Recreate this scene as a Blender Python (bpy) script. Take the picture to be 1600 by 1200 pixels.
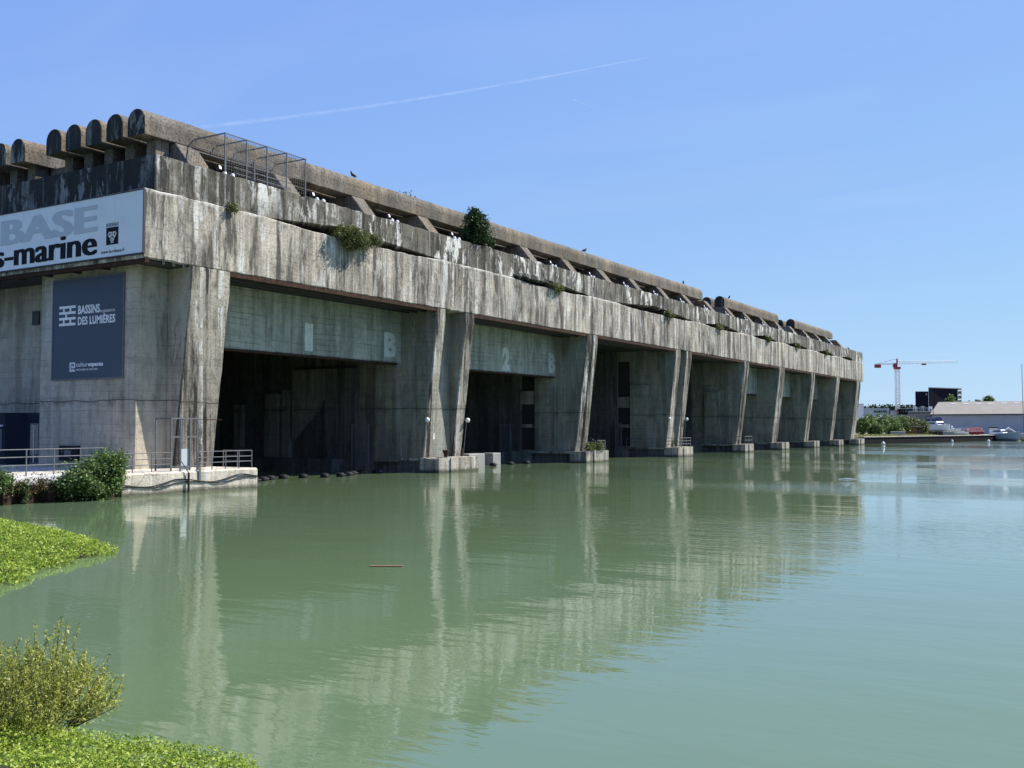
import bpy, bmesh, math, random
import numpy as np
from mathutils import Vector, Matrix

random.seed(7); RNG = np.random.default_rng(11)
SC = bpy.context.scene
for o in list(bpy.data.objects): bpy.data.objects.remove(o)
COL = SC.collection
R = math.radians

# ------------------------------------------------------------------ camera
CAM_POS = Vector((51.2, -41.4, 4.0)); YAW = R(31.3); PITCH = R(2.43); FPX = 1576.0
cd = bpy.data.cameras.new('camera'); cam = bpy.data.objects.new('camera', cd); COL.objects.link(cam)
cam.location = CAM_POS; cam.rotation_euler = (R(90) + PITCH, 0, YAW)
cd.sensor_width = 36.0; cd.lens = FPX / 1600 * 36.0; cd.clip_start = 0.1; cd.clip_end = 30000
SC.camera = cam
# ------------------------------------------------------------------ sky, sun, exposure
SUN = Vector((1.0, 1.55, 1.92)).normalized()
SUN_EL = math.asin(SUN.z); SUN_ROT = math.atan2(SUN.x, SUN.y)
w = bpy.data.worlds.new('World'); SC.world = w; w.use_nodes = True
nt = w.node_tree; bg = nt.nodes['Background']
sk = nt.nodes.new('ShaderNodeTexSky'); sk.sky_type = 'NISHITA'; sk.sun_disc = False
sk.sun_elevation = SUN_EL; sk.sun_rotation = SUN_ROT; sk.altitude = 0; sk.air_density = 1.0; sk.dust_density = 0.0; sk.ozone_density = 4.0
sep = nt.nodes.new('ShaderNodeSeparateColor'); com = nt.nodes.new('ShaderNodeCombineColor'); nt.links.new(sk.outputs[0], sep.inputs[0])
for ch, (pw, gain) in enumerate(((.42, 1.16), (.41, 1.60), (.10, 4.15))):      # the camera's soft tone curve on the sky
    p_ = nt.nodes.new('ShaderNodeMath'); p_.operation = 'POWER'; p_.inputs[1].default_value = pw; nt.links.new(sep.outputs[ch], p_.inputs[0])
    g_ = nt.nodes.new('ShaderNodeMath'); g_.operation = 'MULTIPLY'; g_.inputs[1].default_value = gain; nt.links.new(p_.outputs[0], g_.inputs[0])
    nt.links.new(g_.outputs[0], com.inputs[ch])
gm = nt.nodes.new('ShaderNodeTexCoord'); sx = nt.nodes.new('ShaderNodeSeparateXYZ'); nt.links.new(gm.outputs['Generated'], sx.inputs[0])
def wm(op, a, b):
    q = nt.nodes.new('ShaderNodeMath'); q.operation = op
    for i_, v in ((0, a), (1, b)):
        if hasattr(v, 'links'): nt.links.new(v, q.inputs[i_])
        else: q.inputs[i_].default_value = v
    return q.outputs[0]
den = wm('ADD', wm('MAXIMUM', sx.outputs[2], 0.0), 0.12)
cv = nt.nodes.new('ShaderNodeCombineXYZ'); nt.links.new(wm('DIVIDE', sx.outputs[0], den), cv.inputs[0]); nt.links.new(wm('MULTIPLY', wm('DIVIDE', sx.outputs[1], den), 2.6), cv.inputs[1])
cn = nt.nodes.new('ShaderNodeTexNoise'); nt.links.new(cv.outputs[0], cn.inputs['Vector']); cn.inputs['Scale'].default_value = .9; cn.inputs['Detail'].default_value = 6; cn.inputs['Distortion'].default_value = .8
cr = nt.nodes.new('ShaderNodeMapRange'); nt.links.new(cn.outputs['Fac'], cr.inputs[0]); cr.inputs[1].default_value = .48; cr.inputs[2].default_value = .80; cr.inputs[3].default_value = 0.0; cr.inputs[4].default_value = .10
cmx = nt.nodes.new('ShaderNodeMix'); cmx.data_type = 'RGBA'; nt.links.new(cr.outputs[0], cmx.inputs[0]); nt.links.new(com.outputs[0], cmx.inputs[6]); cmx.inputs[7].default_value = (3.4, 4.2, 5.2, 1)
nt.links.new(cmx.outputs[2], bg.inputs['Color']); bg.inputs['Strength'].default_value = 0.10
sl = bpy.data.lights.new('sun', 'SUN'); so = bpy.data.objects.new('sun', sl); COL.objects.link(so)
sl.energy = 4.6; sl.angle = R(0.53); sl.color = (1.0, 0.95, 0.86)
so.rotation_euler = (-SUN).to_track_quat('-Z', 'Y').to_euler(); so.location = (100, 175, 210)
SC.view_settings.view_transform = 'Standard'; SC.view_settings.look = 'None'
SC.view_settings.exposure = 0.9; SC.view_settings.gamma = 1.0

# ------------------------------------------------------------------ helpers
FW = Vector((-math.sin(YAW) * math.cos(PITCH), math.cos(YAW) * math.cos(PITCH), math.sin(PITCH)))
RT = Vector((math.cos(YAW), math.sin(YAW), 0)); UP = RT.cross(FW)
def spot(x, y, Z):
    return CAM_POS + (FW * FPX + RT * (x - 800) - UP * (y - 600)) * (Z / FPX)

def tag(o, label=None, cat=None, group=None, kind=None):
    if label: o['label'] = label
    if cat: o['category'] = cat
    if group: o['group'] = group
    if kind: o['kind'] = kind
    return o
def empty(name, loc=(0, 0, 0), label=None, cat=None, group=None):
    o = bpy.data.objects.new(name, None); COL.objects.link(o); o.location = loc; o.empty_display_size = 0.3
    return tag(o, label, cat, group)
def link(name, me, mat, parent=None, smooth=False):
    o = bpy.data.objects.new(name, me); COL.objects.link(o)
    if mat is not None and not me.materials: me.materials.append(mat)
    if parent is not None:
        o.parent = parent
        o.matrix_parent_inverse = Matrix.Translation(-Vector(parent_world(parent)))
    if smooth: me.polygons.foreach_set('use_smooth', [True] * len(me.polygons))
    return o
def parent_world(p):
    v = Vector(p.location)
    return v
class MB:
    def __init__(s): s.v = []; s.f = []
    def add(s, vs, fs):
        b = len(s.v); s.v += [tuple(v) for v in vs]; s.f += [tuple(b + i for i in f) for f in fs]; return s
    def box(s, x0, x1, y0, y1, z0, z1):
        return s.add([(x0,y0,z0),(x1,y0,z0),(x1,y1,z0),(x0,y1,z0),(x0,y0,z1),(x1,y0,z1),(x1,y1,z1),(x0,y1,z1)],
                     [(0,3,2,1),(4,5,6,7),(0,1,5,4),(1,2,6,5),(2,3,7,6),(3,0,4,7)])
    def obox(s, c, ax, ay, az):          # oriented box: centre and three half vectors
        c, ax, ay, az = map(Vector, (c, ax, ay, az)); vs = []
        for k in (-1, 1):
            for (i, j) in ((-1,-1),(1,-1),(1,1),(-1,1)): vs.append(c + ax*i + ay*j + az*k)
        return s.add(vs, [(0,3,2,1),(4,5,6,7),(0,1,5,4),(1,2,6,5),(2,3,7,6),(3,0,4,7)])
    def loft(s, secs, cap=True):         # list of closed sections with the same point count
        n = len(secs[0]); b = []
        vs = [p for sec in secs for p in sec]; fs = []
        for k in range(len(secs) - 1):
            for i in range(n):
                j = (i + 1) % n
                fs.append((k*n+i, k*n+j, (k+1)*n+j, (k+1)*n+i))
        if cap: fs.append(tuple(range(n))[::-1]); fs.append(tuple((len(secs)-1)*n + i for i in range(n)))
        return s.add(vs, fs)
    def tube(s, pts, r, n=6, cap=True):
        pts = [Vector(p) for p in pts]; secs = []
        for i, p in enumerate(pts):
            d = (pts[min(i+1, len(pts)-1)] - pts[max(i-1, 0)]).normalized()
            a = d.cross(Vector((0, 0, 1)) if abs(d.z) < .9 else Vector((1, 0, 0))).normalized(); b = d.cross(a)
            rr = r[i] if isinstance(r, (list, tuple)) else r
            secs.append([tuple(p + a*math.cos(t)*rr + b*math.sin(t)*rr) for t in [2*math.pi*k/n for k in range(n)]])
        return s.loft(secs, cap)
    def prism(s, poly, axis, a, b):
        def P(u, v, t): return {'x': (t, u, v), 'y': (u, t, v), 'z': (u, v, t)}[axis]
        return s.loft([[P(u, v, a) for u, v in poly], [P(u, v, b) for u, v in poly]])
    def lathe(s, prof, c=(0, 0, 0), n=12):
        secs = [[(c[0]+r*math.cos(2*math.pi*k/n), c[1]+r*math.sin(2*math.pi*k/n), c[2]+z) for k in range(n)] for r, z in prof]
        return s.loft(secs)
    def mesh(s, name, fix=True):
        me = bpy.data.meshes.new(name); me.from_pydata(s.v, [], s.f)
        if fix:
            bm = bmesh.new(); bm.from_mesh(me); bmesh.ops.recalc_face_normals(bm, faces=bm.faces); bm.to_mesh(me); bm.free()
        me.update(); return me
    def build(s, name, mat, parent=None, smooth=False, fix=True):
        return link(name, s.mesh(name, fix), mat, parent, smooth)
def bevel(o, wdt=0.03, seg=1):
    m = o.modifiers.new('bevel', 'BEVEL'); m.width = wdt; m.segments = seg; m.limit_method = 'ANGLE'; return o
def copy_tree(o, parent=None, offset=(0, 0, 0)):
    c = o.copy(); COL.objects.link(c)
    if parent is not None: c.parent = parent
    else: c.location = Vector(o.location) + Vector(offset)
    for ch in o.children: copy_tree(ch, c)
    return c
ORD = ['first','second','third','fourth','fifth','sixth','seventh','eighth','ninth','tenth','eleventh','twelfth','thirteenth','fourteenth','fifteenth','sixteenth','seventeenth','eighteenth','nineteenth','twentieth','twenty-first','twenty-second']

# ------------------------------------------------------------------ materials
class NT:
    def __init__(s, name):
        s.m = bpy.data.materials.new(name); s.m.use_nodes = True; s.t = s.m.node_tree; s.n = s.t.nodes; s.bs = s.n['Principled BSDF']
        s.out = s.n['Material Output']
    def new(s, t, **k):
        n = s.n.new(t)
        for a, v in k.items(): setattr(n, a, v)
        return n
    def L(s, a, b): s.t.links.new(a, b)
    def sock(s, node, key, val):
        if hasattr(val, 'links'): s.L(val, node.inputs[key])
        else: node.inputs[key].default_value = val
    def math(s, op, a, b=0.0, c=None, clamp=False):
        n = s.new('ShaderNodeMath', operation=op); n.use_clamp = clamp; s.sock(n, 0, a); s.sock(n, 1, b)
        if c is not None: s.sock(n, 2, c)
        return n.outputs[0]
    def comb(s, x, y, z):
        n = s.new('ShaderNodeCombineXYZ'); s.sock(n, 0, x); s.sock(n, 1, y); s.sock(n, 2, z); return n.outputs[0]
    def noise(s, vec, scale, detail=4.0, rough=0.55, dist=0.0):
        n = s.new('ShaderNodeTexNoise'); s.L(vec, n.inputs['Vector']); n.inputs['Scale'].default_value = scale
        n.inputs['Detail'].default_value = detail; n.inputs['Roughness'].default_value = rough; n.inputs['Distortion'].default_value = dist
        return n.outputs['Fac']
    def ramp(s, fac, lo, hi, a=0.0, b=1.0):
        n = s.new('ShaderNodeMapRange'); n.clamp = True; s.sock(n, 0, fac)
        n.inputs[1].default_value = lo; n.inputs[2].default_value = hi; n.inputs[3].default_value = a; n.inputs[4].default_value = b
        return n.outputs[0]
    def mix(s, fac, a, b, mode='MIX'):
        n = s.new('ShaderNodeMix', data_type='RGBA', blend_type=mode); s.sock(n, 0, fac)
        for i, v in ((6, a), (7, b)):
            if hasattr(v, 'links'): s.L(v, n.inputs[i])
            else: n.inputs[i].default_value = (*v, 1.0)
        return n.outputs[2]
    def pos(s):
        g = s.new('ShaderNodeNewGeometry'); sp = s.new('ShaderNodeSeparateXYZ'); s.L(g.outputs['Position'], sp.inputs[0])
        return g.outputs['Position'], sp.outputs[0], sp.outputs[1], sp.outputs[2]
    def bump(s, h, strength=0.5, dist=0.05, normal=None):
        n = s.new('ShaderNodeBump'); n.inputs['Strength'].default_value = strength; n.inputs['Distance'].default_value = dist
        s.L(h, n.inputs['Height'])
        if normal is not None: s.L(normal, n.inputs['Normal'])
        return n.outputs['Normal']
    def done(s, color=None, rough=0.9, normal=None, spec=0.3, metal=0.0):
        if color is not None: s.sock(s.bs, 'Base Color', color if hasattr(color, 'links') else (*color, 1.0))
        s.sock(s.bs, 'Roughness', rough); s.bs.inputs['Specular IOR Level'].default_value = spec; s.bs.inputs['Metallic'].default_value = metal
        if normal is not None: s.L(normal, s.bs.inputs['Normal'])
        return s.m

def concrete(name, light, mid, dark, streak=0.7, white=0.5, mottle=0.4, boards=0.5, crack=0.5, tint=None, sfreq=1.0, blot=0.0, black=(0.028, 0.027, 0.025), lip=None, joint=None, wet=False, patch=0.0):
    n = NT(name); P, x, y, z = n.pos()
    s = n.math('ADD', y, n.math('MULTIPLY', x, 0.93))
    big = n.noise(P, 0.10, 2); med = n.noise(P, 1.1, 4, 0.65)
    def streaks(f, fz, seed, lo, hi, det=3):
        return n.ramp(n.noise(n.comb(n.math('MULTIPLY', ss, f*sfreq), seed, n.math('MULTIPLY', z, fz)), 1.0, det, .6), lo, hi)
    ss = n.math('ADD', s, n.math('MULTIPLY', n.math('SUBTRACT', med, 0.5), 0.30))
    col = n.mix(n.ramp(big, .38, .62), light, mid)
    col = n.mix(n.ramp(med, .46, .66, 0, .6), col, dark)
    if tint: col = n.mix(n.ramp(n.noise(P, .3, 3), .45, .62, 0, .7), col, tint)
    band = streaks(.30, .025, 2.0, .40, .60, 2)                       # metre-wide washed and dirty bands
    col = n.mix(n.math('MULTIPLY', band, streak*.55), col, dark)
    if patch > 0:
        pt = n.ramp(n.noise(n.comb(s, 4.0, n.math('MULTIPLY', z, .8)), .30, 5, .7, .4), .52, .60)
        col = n.mix(n.math('MULTIPLY', pt, patch), col, tuple(min(.72, c*1.35) for c in light))
    brk = n.ramp(n.noise(n.comb(n.math('MULTIPLY', s, 1.5), x, n.math('MULTIPLY', z, .28)), .45, 5, .75), .42, .55)
    brk2 = n.ramp(big, .36, .56)
    w1 = n.math('MULTIPLY', streaks(1.3, .07, 9.0, .525, .58, 4), n.ramp(med, .40, .52))
    col = n.mix(n.math('MULTIPLY', w1, white), col, (.62, .61, .57))
    d1 = n.math('MULTIPLY', streaks(.75, .05, 0.0, .46, .52, 5), brk)
    col = n.mix(n.math('MULTIPLY', d1, streak), col, black)
    d2 = n.math('MULTIPLY', streaks(2.6, .09, 3.0, .48, .58), n.math('MULTIPLY', brk2, n.ramp(n.noise(n.comb(s, 8.0, n.math('MULTIPLY', z, .4)), .28, 2), .42, .56)))
    col = n.mix(n.math('MULTIPLY', d2, streak*0.75), col, black)
    d4 = streaks(6.5, .16, 5.0, .52, .64, 2)
    col = n.mix(n.math('MULTIPLY', d4, streak*0.30), col, black)
    if blot > 0:
        vb = n.comb(ss, 0.0, n.math('MULTIPLY', z, 0.30))
        b1 = n.math('MULTIPLY', n.ramp(n.noise(vb, .9, 5, .75, .5), .53, .575), n.ramp(big, .44, .54))
        col = n.mix(n.math('MULTIPLY', b1, blot), col, (.70, .69, .65))
    if lip is not None:      # patchy pale band along the ledge
        lz = n.math('ABSOLUTE', n.math('SUBTRACT', z, lip)); lm = n.math('MULTIPLY', n.ramp(lz, .05, .22, 1, 0), n.ramp(med, .42, .56))
        col = n.mix(n.math('MULTIPLY', lm, .8), col, (.68, .66, .60))
    if joint is not None:      # construction joint between two lifts
        jz = n.math('ABSOLUTE', n.math('SUBTRACT', n.math('ADD', z, n.math('MULTIPLY', n.math('SUBTRACT', n.noise(P, .55, 3), .5), .35)), joint))
        col = n.mix(n.math('MULTIPLY', n.math('LESS_THAN', jz, .035), .8), col, black)
        col = n.mix(n.math('MULTIPLY', n.ramp(jz, .0, .5, .35, 0), n.ramp(med, .42, .6)), col, black)
    if wet:
        wz = n.math('ADD', z, n.math('MULTIPLY', n.math('SUBTRACT', med, .5), .5))
        col = n.mix(n.ramp(wz, .12, .38, .85, 0), col, (.045, .05, .03))
    mo = n.ramp(n.noise(P, 5.0, 5, .75), .50, .61)
    col = n.mix(n.math('MULTIPLY', mo, mottle), col, black)
    zb_ = n.math('ADD', n.math('MULTIPLY', z, 2.3), n.math('MULTIPLY', big, 1.2))
    gate = n.ramp(n.noise(n.comb(n.math('MULTIPLY', s, .22), 7.0, n.math('MULTIPLY', z, 1.5)), 1.0, 3, .6), .46, .58)
    bl = n.math('MULTIPLY', n.math('LESS_THAN', n.math('FRACT', zb_), 0.075), gate)
    col = n.mix(n.math('MULTIPLY', bl, boards), col, black)
    wn = n.new('ShaderNodeTexWhiteNoise', noise_dimensions='1D'); n.L(n.math('FLOOR', zb_), wn.inputs['W'])
    col = n.mix(n.math('MULTIPLY', wn.outputs['Value'], boards*0.45), col, dark)
    dn = n.new('ShaderNodeTexNoise'); n.L(P, dn.inputs['Vector']); dn.inputs['Scale'].default_value = .8; dn.inputs['Detail'].default_value = 3
    dp = n.new('ShaderNodeVectorMath', operation='ADD'); n.L(P, dp.inputs[0]); n.L(dn.outputs['Color'], dp.inputs[1])
    vo = n.new('ShaderNodeTexVoronoi', feature='DISTANCE_TO_EDGE'); n.L(dp.outputs[0], vo.inputs['Vector']); vo.inputs['Scale'].default_value = 0.11
    ck = n.math('MULTIPLY', n.math('LESS_THAN', vo.outputs['Distance'], 0.0035), n.ramp(big, .50, .56))
    col = n.mix(n.math('MULTIPLY', ck, crack*.7), col, (.03, .028, .025))
    vp = n.new('ShaderNodeTexVoronoi'); n.L(P, vp.inputs['Vector']); vp.inputs['Scale'].default_value = 1.7
    pit = n.math('LESS_THAN', vp.outputs['Distance'], 0.06)
    col = n.mix(n.math('MULTIPLY', pit, 0.75), col, (.02, .02, .02))
    h = n.math('ADD', n.noise(P, 6.0, 4, .7), n.math('MULTIPLY', bl, -0.4))
    return n.done(col, 0.92, n.bump(h, 0.6, 0.06), 0.15)

def plain(name, col, rough=0.6, var=0.25, scale=3.0, metal=0.0, spec=0.4, rust=0.0, rustcol=(.16, .06, .025)):
    n = NT(name); P, x, y, z = n.pos()
    c2 = tuple(c * (1 - var) for c in col)
    c = n.mix(n.ramp(n.noise(P, scale, 5, .65), .35, .7), col, c2)
    if rust > 0:
        c = n.mix(n.math('MULTIPLY', n.ramp(n.noise(P, scale*2.3, 6, .7), .5, .62), rust), c, rustcol)
    return n.done(c, rough, n.bump(n.noise(P, scale*8, 4), .15, .02), spec, metal)

def foliage(name, c1, c2, c3, trans=0.35, rough=0.5):
    n = NT(name); g = n.new('ShaderNodeNewGeometry')
    rp = n.new('ShaderNodeValToRGB'); e = rp.color_ramp.elements
    e[0].position = 0; e[0].color = (*c1, 1); e[1].position = 1; e[1].color = (*c3, 1); m = e.new(.5); m.color = (*c2, 1)
    n.L(g.outputs['Random Per Island'], rp.inputs[0])
    P = g.outputs['Position']
    col = n.mix(n.ramp(n.noise(P, .8, 3), .35, .7, 0, .5), rp.outputs[0], c1)
    n.L(col, n.bs.inputs['Base Color']); n.bs.inputs['Roughness'].default_value = rough; n.bs.inputs['Specular IOR Level'].default_value = .35
    tr = n.new('ShaderNodeBsdfTranslucent'); n.L(col, tr.inputs['Color'])
    mx = n.new('ShaderNodeMixShader'); mx.inputs[0].default_value = trans
    n.L(n.bs.outputs[0], mx.inputs[1]); n.L(tr.outputs[0], mx.inputs[2]); n.L(mx.outputs[0], n.out.inputs['Surface'])
    return n.m

M = {}
M['fascia'] = concrete('concrete_fascia', (.46, .42, .35), (.39, .355, .295), (.20, .18, .15), .84, 1.0, .40, .35, .8, blot=.35, lip=18.66, tint=(.48, .425, .34), patch=.55)
M['slab'] = concrete('concrete_upper_slab', (.20, .183, .153), (.135, .125, .106), (.06, .056, .048), .9, .7, .45, .25, .5, blot=.95, tint=(.28, .25, .20), patch=.3)
M['crust'] = concrete('concrete_black_crust', (.05, .05, .05), (.035, .035, .036), (.02, .02, .02), .6, .25, .4, .2, .2, blot=.30)
M['beam'] = concrete('concrete_roof_beam', (.21, .185, .15), (.155, .14, .118), (.075, .068, .06), .30, .12, .75, .10, .10, sfreq=.6, tint=(.25, .195, .13))
M['wall'] = concrete('concrete_wall', (.50, .435, .335), (.42, .375, .295), (.25, .225, .18), .36, .30, .14, .40, .6, tint=(.39, .37, .29), sfreq=.7, joint=5.7, patch=.25)
M['pierwall'] = concrete('concrete_pier_side', (.33, .305, .245), (.26, .25, .205), (.15, .145, .12), .42, .25, .15, .45, .7, tint=(.235, .26, .22), sfreq=.7, joint=5.6, patch=.25)  # greener, dirtier concrete, with the shade between piers also darkened into its colour
M['rib'] = concrete('concrete_rib', (.47, .425, .35), (.35, .32, .265), (.14, .125, .105), 1.0, 1.0, .36, .25, .5, sfreq=1.3, joint=5.6)
M['lintel'] = concrete('concrete_lintel', (.45, .47, .41), (.37, .395, .345), (.21, .225, .19), .40, .4, .15, .8, .4, sfreq=.9, patch=.3)
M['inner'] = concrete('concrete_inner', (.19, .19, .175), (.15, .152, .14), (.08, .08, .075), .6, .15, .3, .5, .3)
M['platform'] = concrete('concrete_platform', (.68, .62, .51), (.62, .565, .46), (.36, .32, .26), .32, .7, .24, .1, .7, sfreq=1.8, wet=True)
M['footing'] = concrete('concrete_footing', (.56, .51, .42), (.46, .42, .345), (.20, .18, .15), .60, .7, .50, .1, .7, sfreq=1.6, wet=True)
M['rusty'] = plain('rusty_steel', (.05, .03, .024), .9, .5, 2.5, rust=.6, rustcol=(.12, .052, .03), spec=.1)
M['darksteel'] = plain('dark_steel', (.035, .033, .034), .6, .3, 3)
M['galv'] = plain('galvanised_steel', (.17, .175, .18), .7, .3, 5, spec=.2)
M['galvdull'] = plain('dull_grey_paint', (.15, .155, .165), .7, .3, 5, spec=.2)
M['white'] = plain('white_paint', (.78, .78, .77), .5, .12, 3)
M['signwhite'] = plain('sign_panel_white', (.72, .74, .76), .5, .10, .35, rust=.25, rustcol=(.58, .58, .58))
M['signgrey'] = plain('sign_letter_grey', (.46, .48, .52), .5, .08, .7)
M['signblack'] = plain('sign_letter_black', (.012, .013, .017), .7, .1, 2, spec=.1)
M['signblue'] = plain('sign_slate_blue', (.036, .050, .082), .5, .06, .8)
M['stencil'] = plain('worn_white_stencil', (.66, .685, .64), .9, .3, 2.2, rust=.75, rustcol=(.42, .44, .39))
M['navy'] = plain('navy_panel', (.009, .013, .026), .6, .15, 2, spec=.15)
M['black'] = plain('black_plastic', (.012, .013, .015), .7, .2, 5, spec=.2)
M['redsteel'] = plain('red_steel', (.30, .03, .035), .5, .2, 3)
M['redcloth'] = plain('dark_red_cover', (.13, .012, .018), .8, .3, 3)
M['woodbrown'] = plain('brown_boards', (.20, .10, .045), .85, .4, 3)
M['wood'] = plain('wet_plank', (.22, .12, .06), .7, .4, 6)
M['tan'] = plain('fibre_cement_roof', (.28, .255, .215), .9, .18, .5)
M['lilac'] = plain('pale_blue_grey_render', (.37, .385, .42), .85, .12, .3)
M['lightgrey'] = plain('light_grey_cladding', (.46, .48, .50), .7, .12, .5)
M['concblock'] = plain('grey_concrete_block', (.30, .30, .29), .9, .25, 2)
M['blackclad'] = plain('black_cladding', (.011, .013, .022), .8, .2, .6, spec=.05)
M['hull'] = plain('white_hull', (.72, .73, .72), .25, .08, 2, spec=.5)
M['hullgrey'] = plain('grey_hull', (.33, .36, .37), .4, .1, 2)
M['bluecloth'] = plain('blue_canvas', (.05, .06, .12), .85, .3, 4)
n = NT('dark_glass'); n.done((.02, .025, .03), .06, None, .6); M['glass'] = n.m
def ground_mat():
    n = NT('quay_ground'); P, x, y, z = n.pos()
    c = n.mix(n.ramp(n.noise(P, .08, 4), .4, .62), (.34, .30, .24), (.16, .17, .08))
    c = n.mix(n.ramp(n.noise(P, 2.5, 6, .7), .45, .7, 0, .6), c, (.20, .18, .13))
    return n.done(c, .95, n.bump(n.noise(P, 4, 5), .4, .08), .1)
M['ground'] = ground_mat()
M['soil'] = plain('dark_soil', (.045, .05, .025), .95, .4, 4, spec=.1)
M['lf_mat'] = foliage('leaf_water_primrose', (.15, .25, .025), (.32, .44, .05), (.50, .56, .10), .35)
M['lf_bush'] = foliage('leaf_bramble', (.05, .095, .022), (.10, .17, .04), (.22, .30, .10), .3)
M['lf_olive'] = foliage('leaf_olive_shrub', (.16, .20, .025), (.36, .39, .06), (.62, .62, .20), .4)
M['lf_dry'] = foliage('leaf_dry', (.07, .05, .025), (.13, .10, .04), (.20, .16, .08), .25)
M['lf_dark'] = foliage('leaf_evergreen', (.018, .04, .012), (.035, .07, .018), (.07, .12, .035), .2)
M['lf_hang'] = foliage('leaf_hanging_plant', (.06, .085, .02), (.12, .14, .04), (.21, .21, .08), .3)
M['lf_far'] = foliage('leaf_far_bush', (.06, .115, .03), (.12, .19, .045), (.21, .27, .08), .35)
M['bark'] = plain('bark', (.07, .05, .035), .9, .4, 6)

# ------------------------------------------------------------------ water
def water_mat():
    n = NT('dock_water'); P, x, y, z = n.pos()
    base = n.mix(n.ramp(n.noise(P, .03, 3), .35, .65), (.108, .154, .072), (.100, .152, .084))
    # gusts: ruffled patches far out, glassy near the building and camera
    mpv = n.new('ShaderNodeMapping'); n.L(P, mpv.inputs[0]); mpv.inputs['Rotation'].default_value = (0, 0, -YAW); mpv.inputs['Scale'].default_value = (.012, .045, 1)
    gust = n.ramp(n.noise(mpv.outputs[0], 1.0, 3, .5), .44, .62)
    far = n.ramp(y, -12, 22)
    amp = n.math('ADD', 0.09, n.math('MULTIPLY', n.math('MULTIPLY', gust, far), 1.15))
    mp2 = n.new('ShaderNodeMapping'); n.L(P, mp2.inputs[0]); mp2.inputs['Rotation'].default_value = (0, 0, -YAW + .25); mp2.inputs['Scale'].default_value = (.55, 1.5, 1)
    fine = n.noise(mp2.outputs[0], 2.4, 3, .5, .3)
    swell = n.noise(mp2.outputs[0], .33, 2, .5, .2)
    h = n.math('ADD', n.math('MULTIPLY', n.math('MULTIPLY', fine, amp), 0.05), n.math('MULTIPLY', swell, 0.022))
    nm = n.bump(h, 1.0, 1.0)
    m = n.done(base, 0.015, nm, .5)
    n.bs.inputs['IOR'].default_value = 1.42
    return m
M['water'] = water_mat()
mb = MB(); S = 6000
mb.add([(-S,-S,0),(S,-S,0),(S,S,0),(-S,S,0)], [(0,1,2,3)])
tag(mb.build('water', M['water'], fix=False), kind='structure')

# far quay ground, to the horizon
QA = Vector((-0.74, 199.75)); QB = Vector((24.72, 301.15)); QD = (QB - QA).normalized()
q0 = QA - QD * 0.2; q1 = QA + QD * 700
mb = MB(); GZ = 1.55
far_poly = [(-900, q0.y - 2), (q0.x - 1.5, q0.y - 2), (q0.x, q0.y), (q1.x, q1.y), (2500, q1.y + 300), (2500, 6000), (-6000, 6000), (-6000, q0.y - 2)]
mb.prism(far_poly, 'z', -2, GZ)
tag(mb.build('ground', M['ground']), kind='structure')
mb = MB(); nrm = Vector((QD.y, -QD.x))
a, b = q0, QA + QD * 92
mb.loft([[(a.x + nrm.x*k, a.y + nrm.y*k, z) for k, z in ((.02, -1.5), (.35, -1.5), (.35, GZ+.02), (.02, GZ+.02))], [(b.x + nrm.x*k, b.y + nrm.y*k, z) for k, z in ((.02, -1.5), (.35, -1.5), (.35, GZ+.02), (.02, GZ+.02))]])
M['quaywall'] = plain('black_wet_quay_wall', (.022, .022, .024), .9, .4, 1.5, spec=.05)
tag(mb.build('quay_wall', M['quaywall']), kind='structure')
mb = MB()
mb.loft([[(a.x + nrm.x*k, a.y + nrm.y*k, z) for k, z in ((-.9, GZ+.005), (.5, GZ+.005), (.5, GZ+.2), (-.9, GZ+.2))], [(b.x + nrm.x*k, b.y + nrm.y*k, z) for k, z in ((-.9, GZ+.005), (.5, GZ+.005), (.5, GZ+.2), (-.9, GZ+.2))]])
tag(mb.build('quay_coping', M['platform']), kind='structure')

# ------------------------------------------------------------------ the bunker
BK = empty('submarine_bunker', (0, 0, 0), 'huge weathered concrete submarine bunker with leaning piers and a flat slab roof', 'bunker')
L_END = 198.0
PIERS = [  # y0, y1, ribs
    (3.1, 6.45, [(3.1, 6.45)]),
    (30.3, 36.2, [(30.3, 31.6), (34.7, 36.2)]),
    (59.0, 61.7, [(59.0, 60.15), (60.55, 61.7)]),
    (85.0, 90.8, [(85.0, 86.9), (88.9, 90.8)]),
    (113.4, 115.9, [(113.4, 114.5), (114.85, 115.9)]),
    (132.3, 135.6, [(132.3, 135.6)]),
    (153.2, 156.0, [(153.2, 154.4), (154.75, 156.0)]),
    (172.7, 175.5, [(172.7, 175.5)]),
    (191.4, 195.2, [(191.4, 195.2)])]
ZB, ZM, ZT = 14.4, 18.72, 21.0
# lower fascia blocks with a slightly broken edge, cut at the piers
CUTS = [-0.6, 32.9, 60.35, 87.9, 114.7, 134.0, 154.6, 174.1, L_END]
def jit(a): return random.uniform(-a, a)
def ledge(y):        # sagging lower lip inside every pen's slot
    return ZM
NOTCH = [(10.2, 17.5, 30.8, .62), (42.6, 49.5, 60.0, .62), (66.5, 78.5, 92.0, .75), (95.5, 103.5, 112.0, .62), (117.5, 125.5, 132.0, .6), (136.0, 143.5, 152.0, .6), (157.5, 164.5, 172.5, .6), (177.0, 184.0, 190.0, .55)]
def upper_bottom(y):
    for a, c, b, h in NOTCH:
        if a < y < b:
            return ZM + .03 + (h * ((y-a)/(c-a)) if y < c else h * ((b-y)/(b-c)))
    return ZM + .03
def lower_top(y):
    for a, c, b, h in NOTCH:
        if a < y < b: return ZM - .22 * min(1, min(y-a, b-y) / 4.0)
    return ZM
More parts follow.
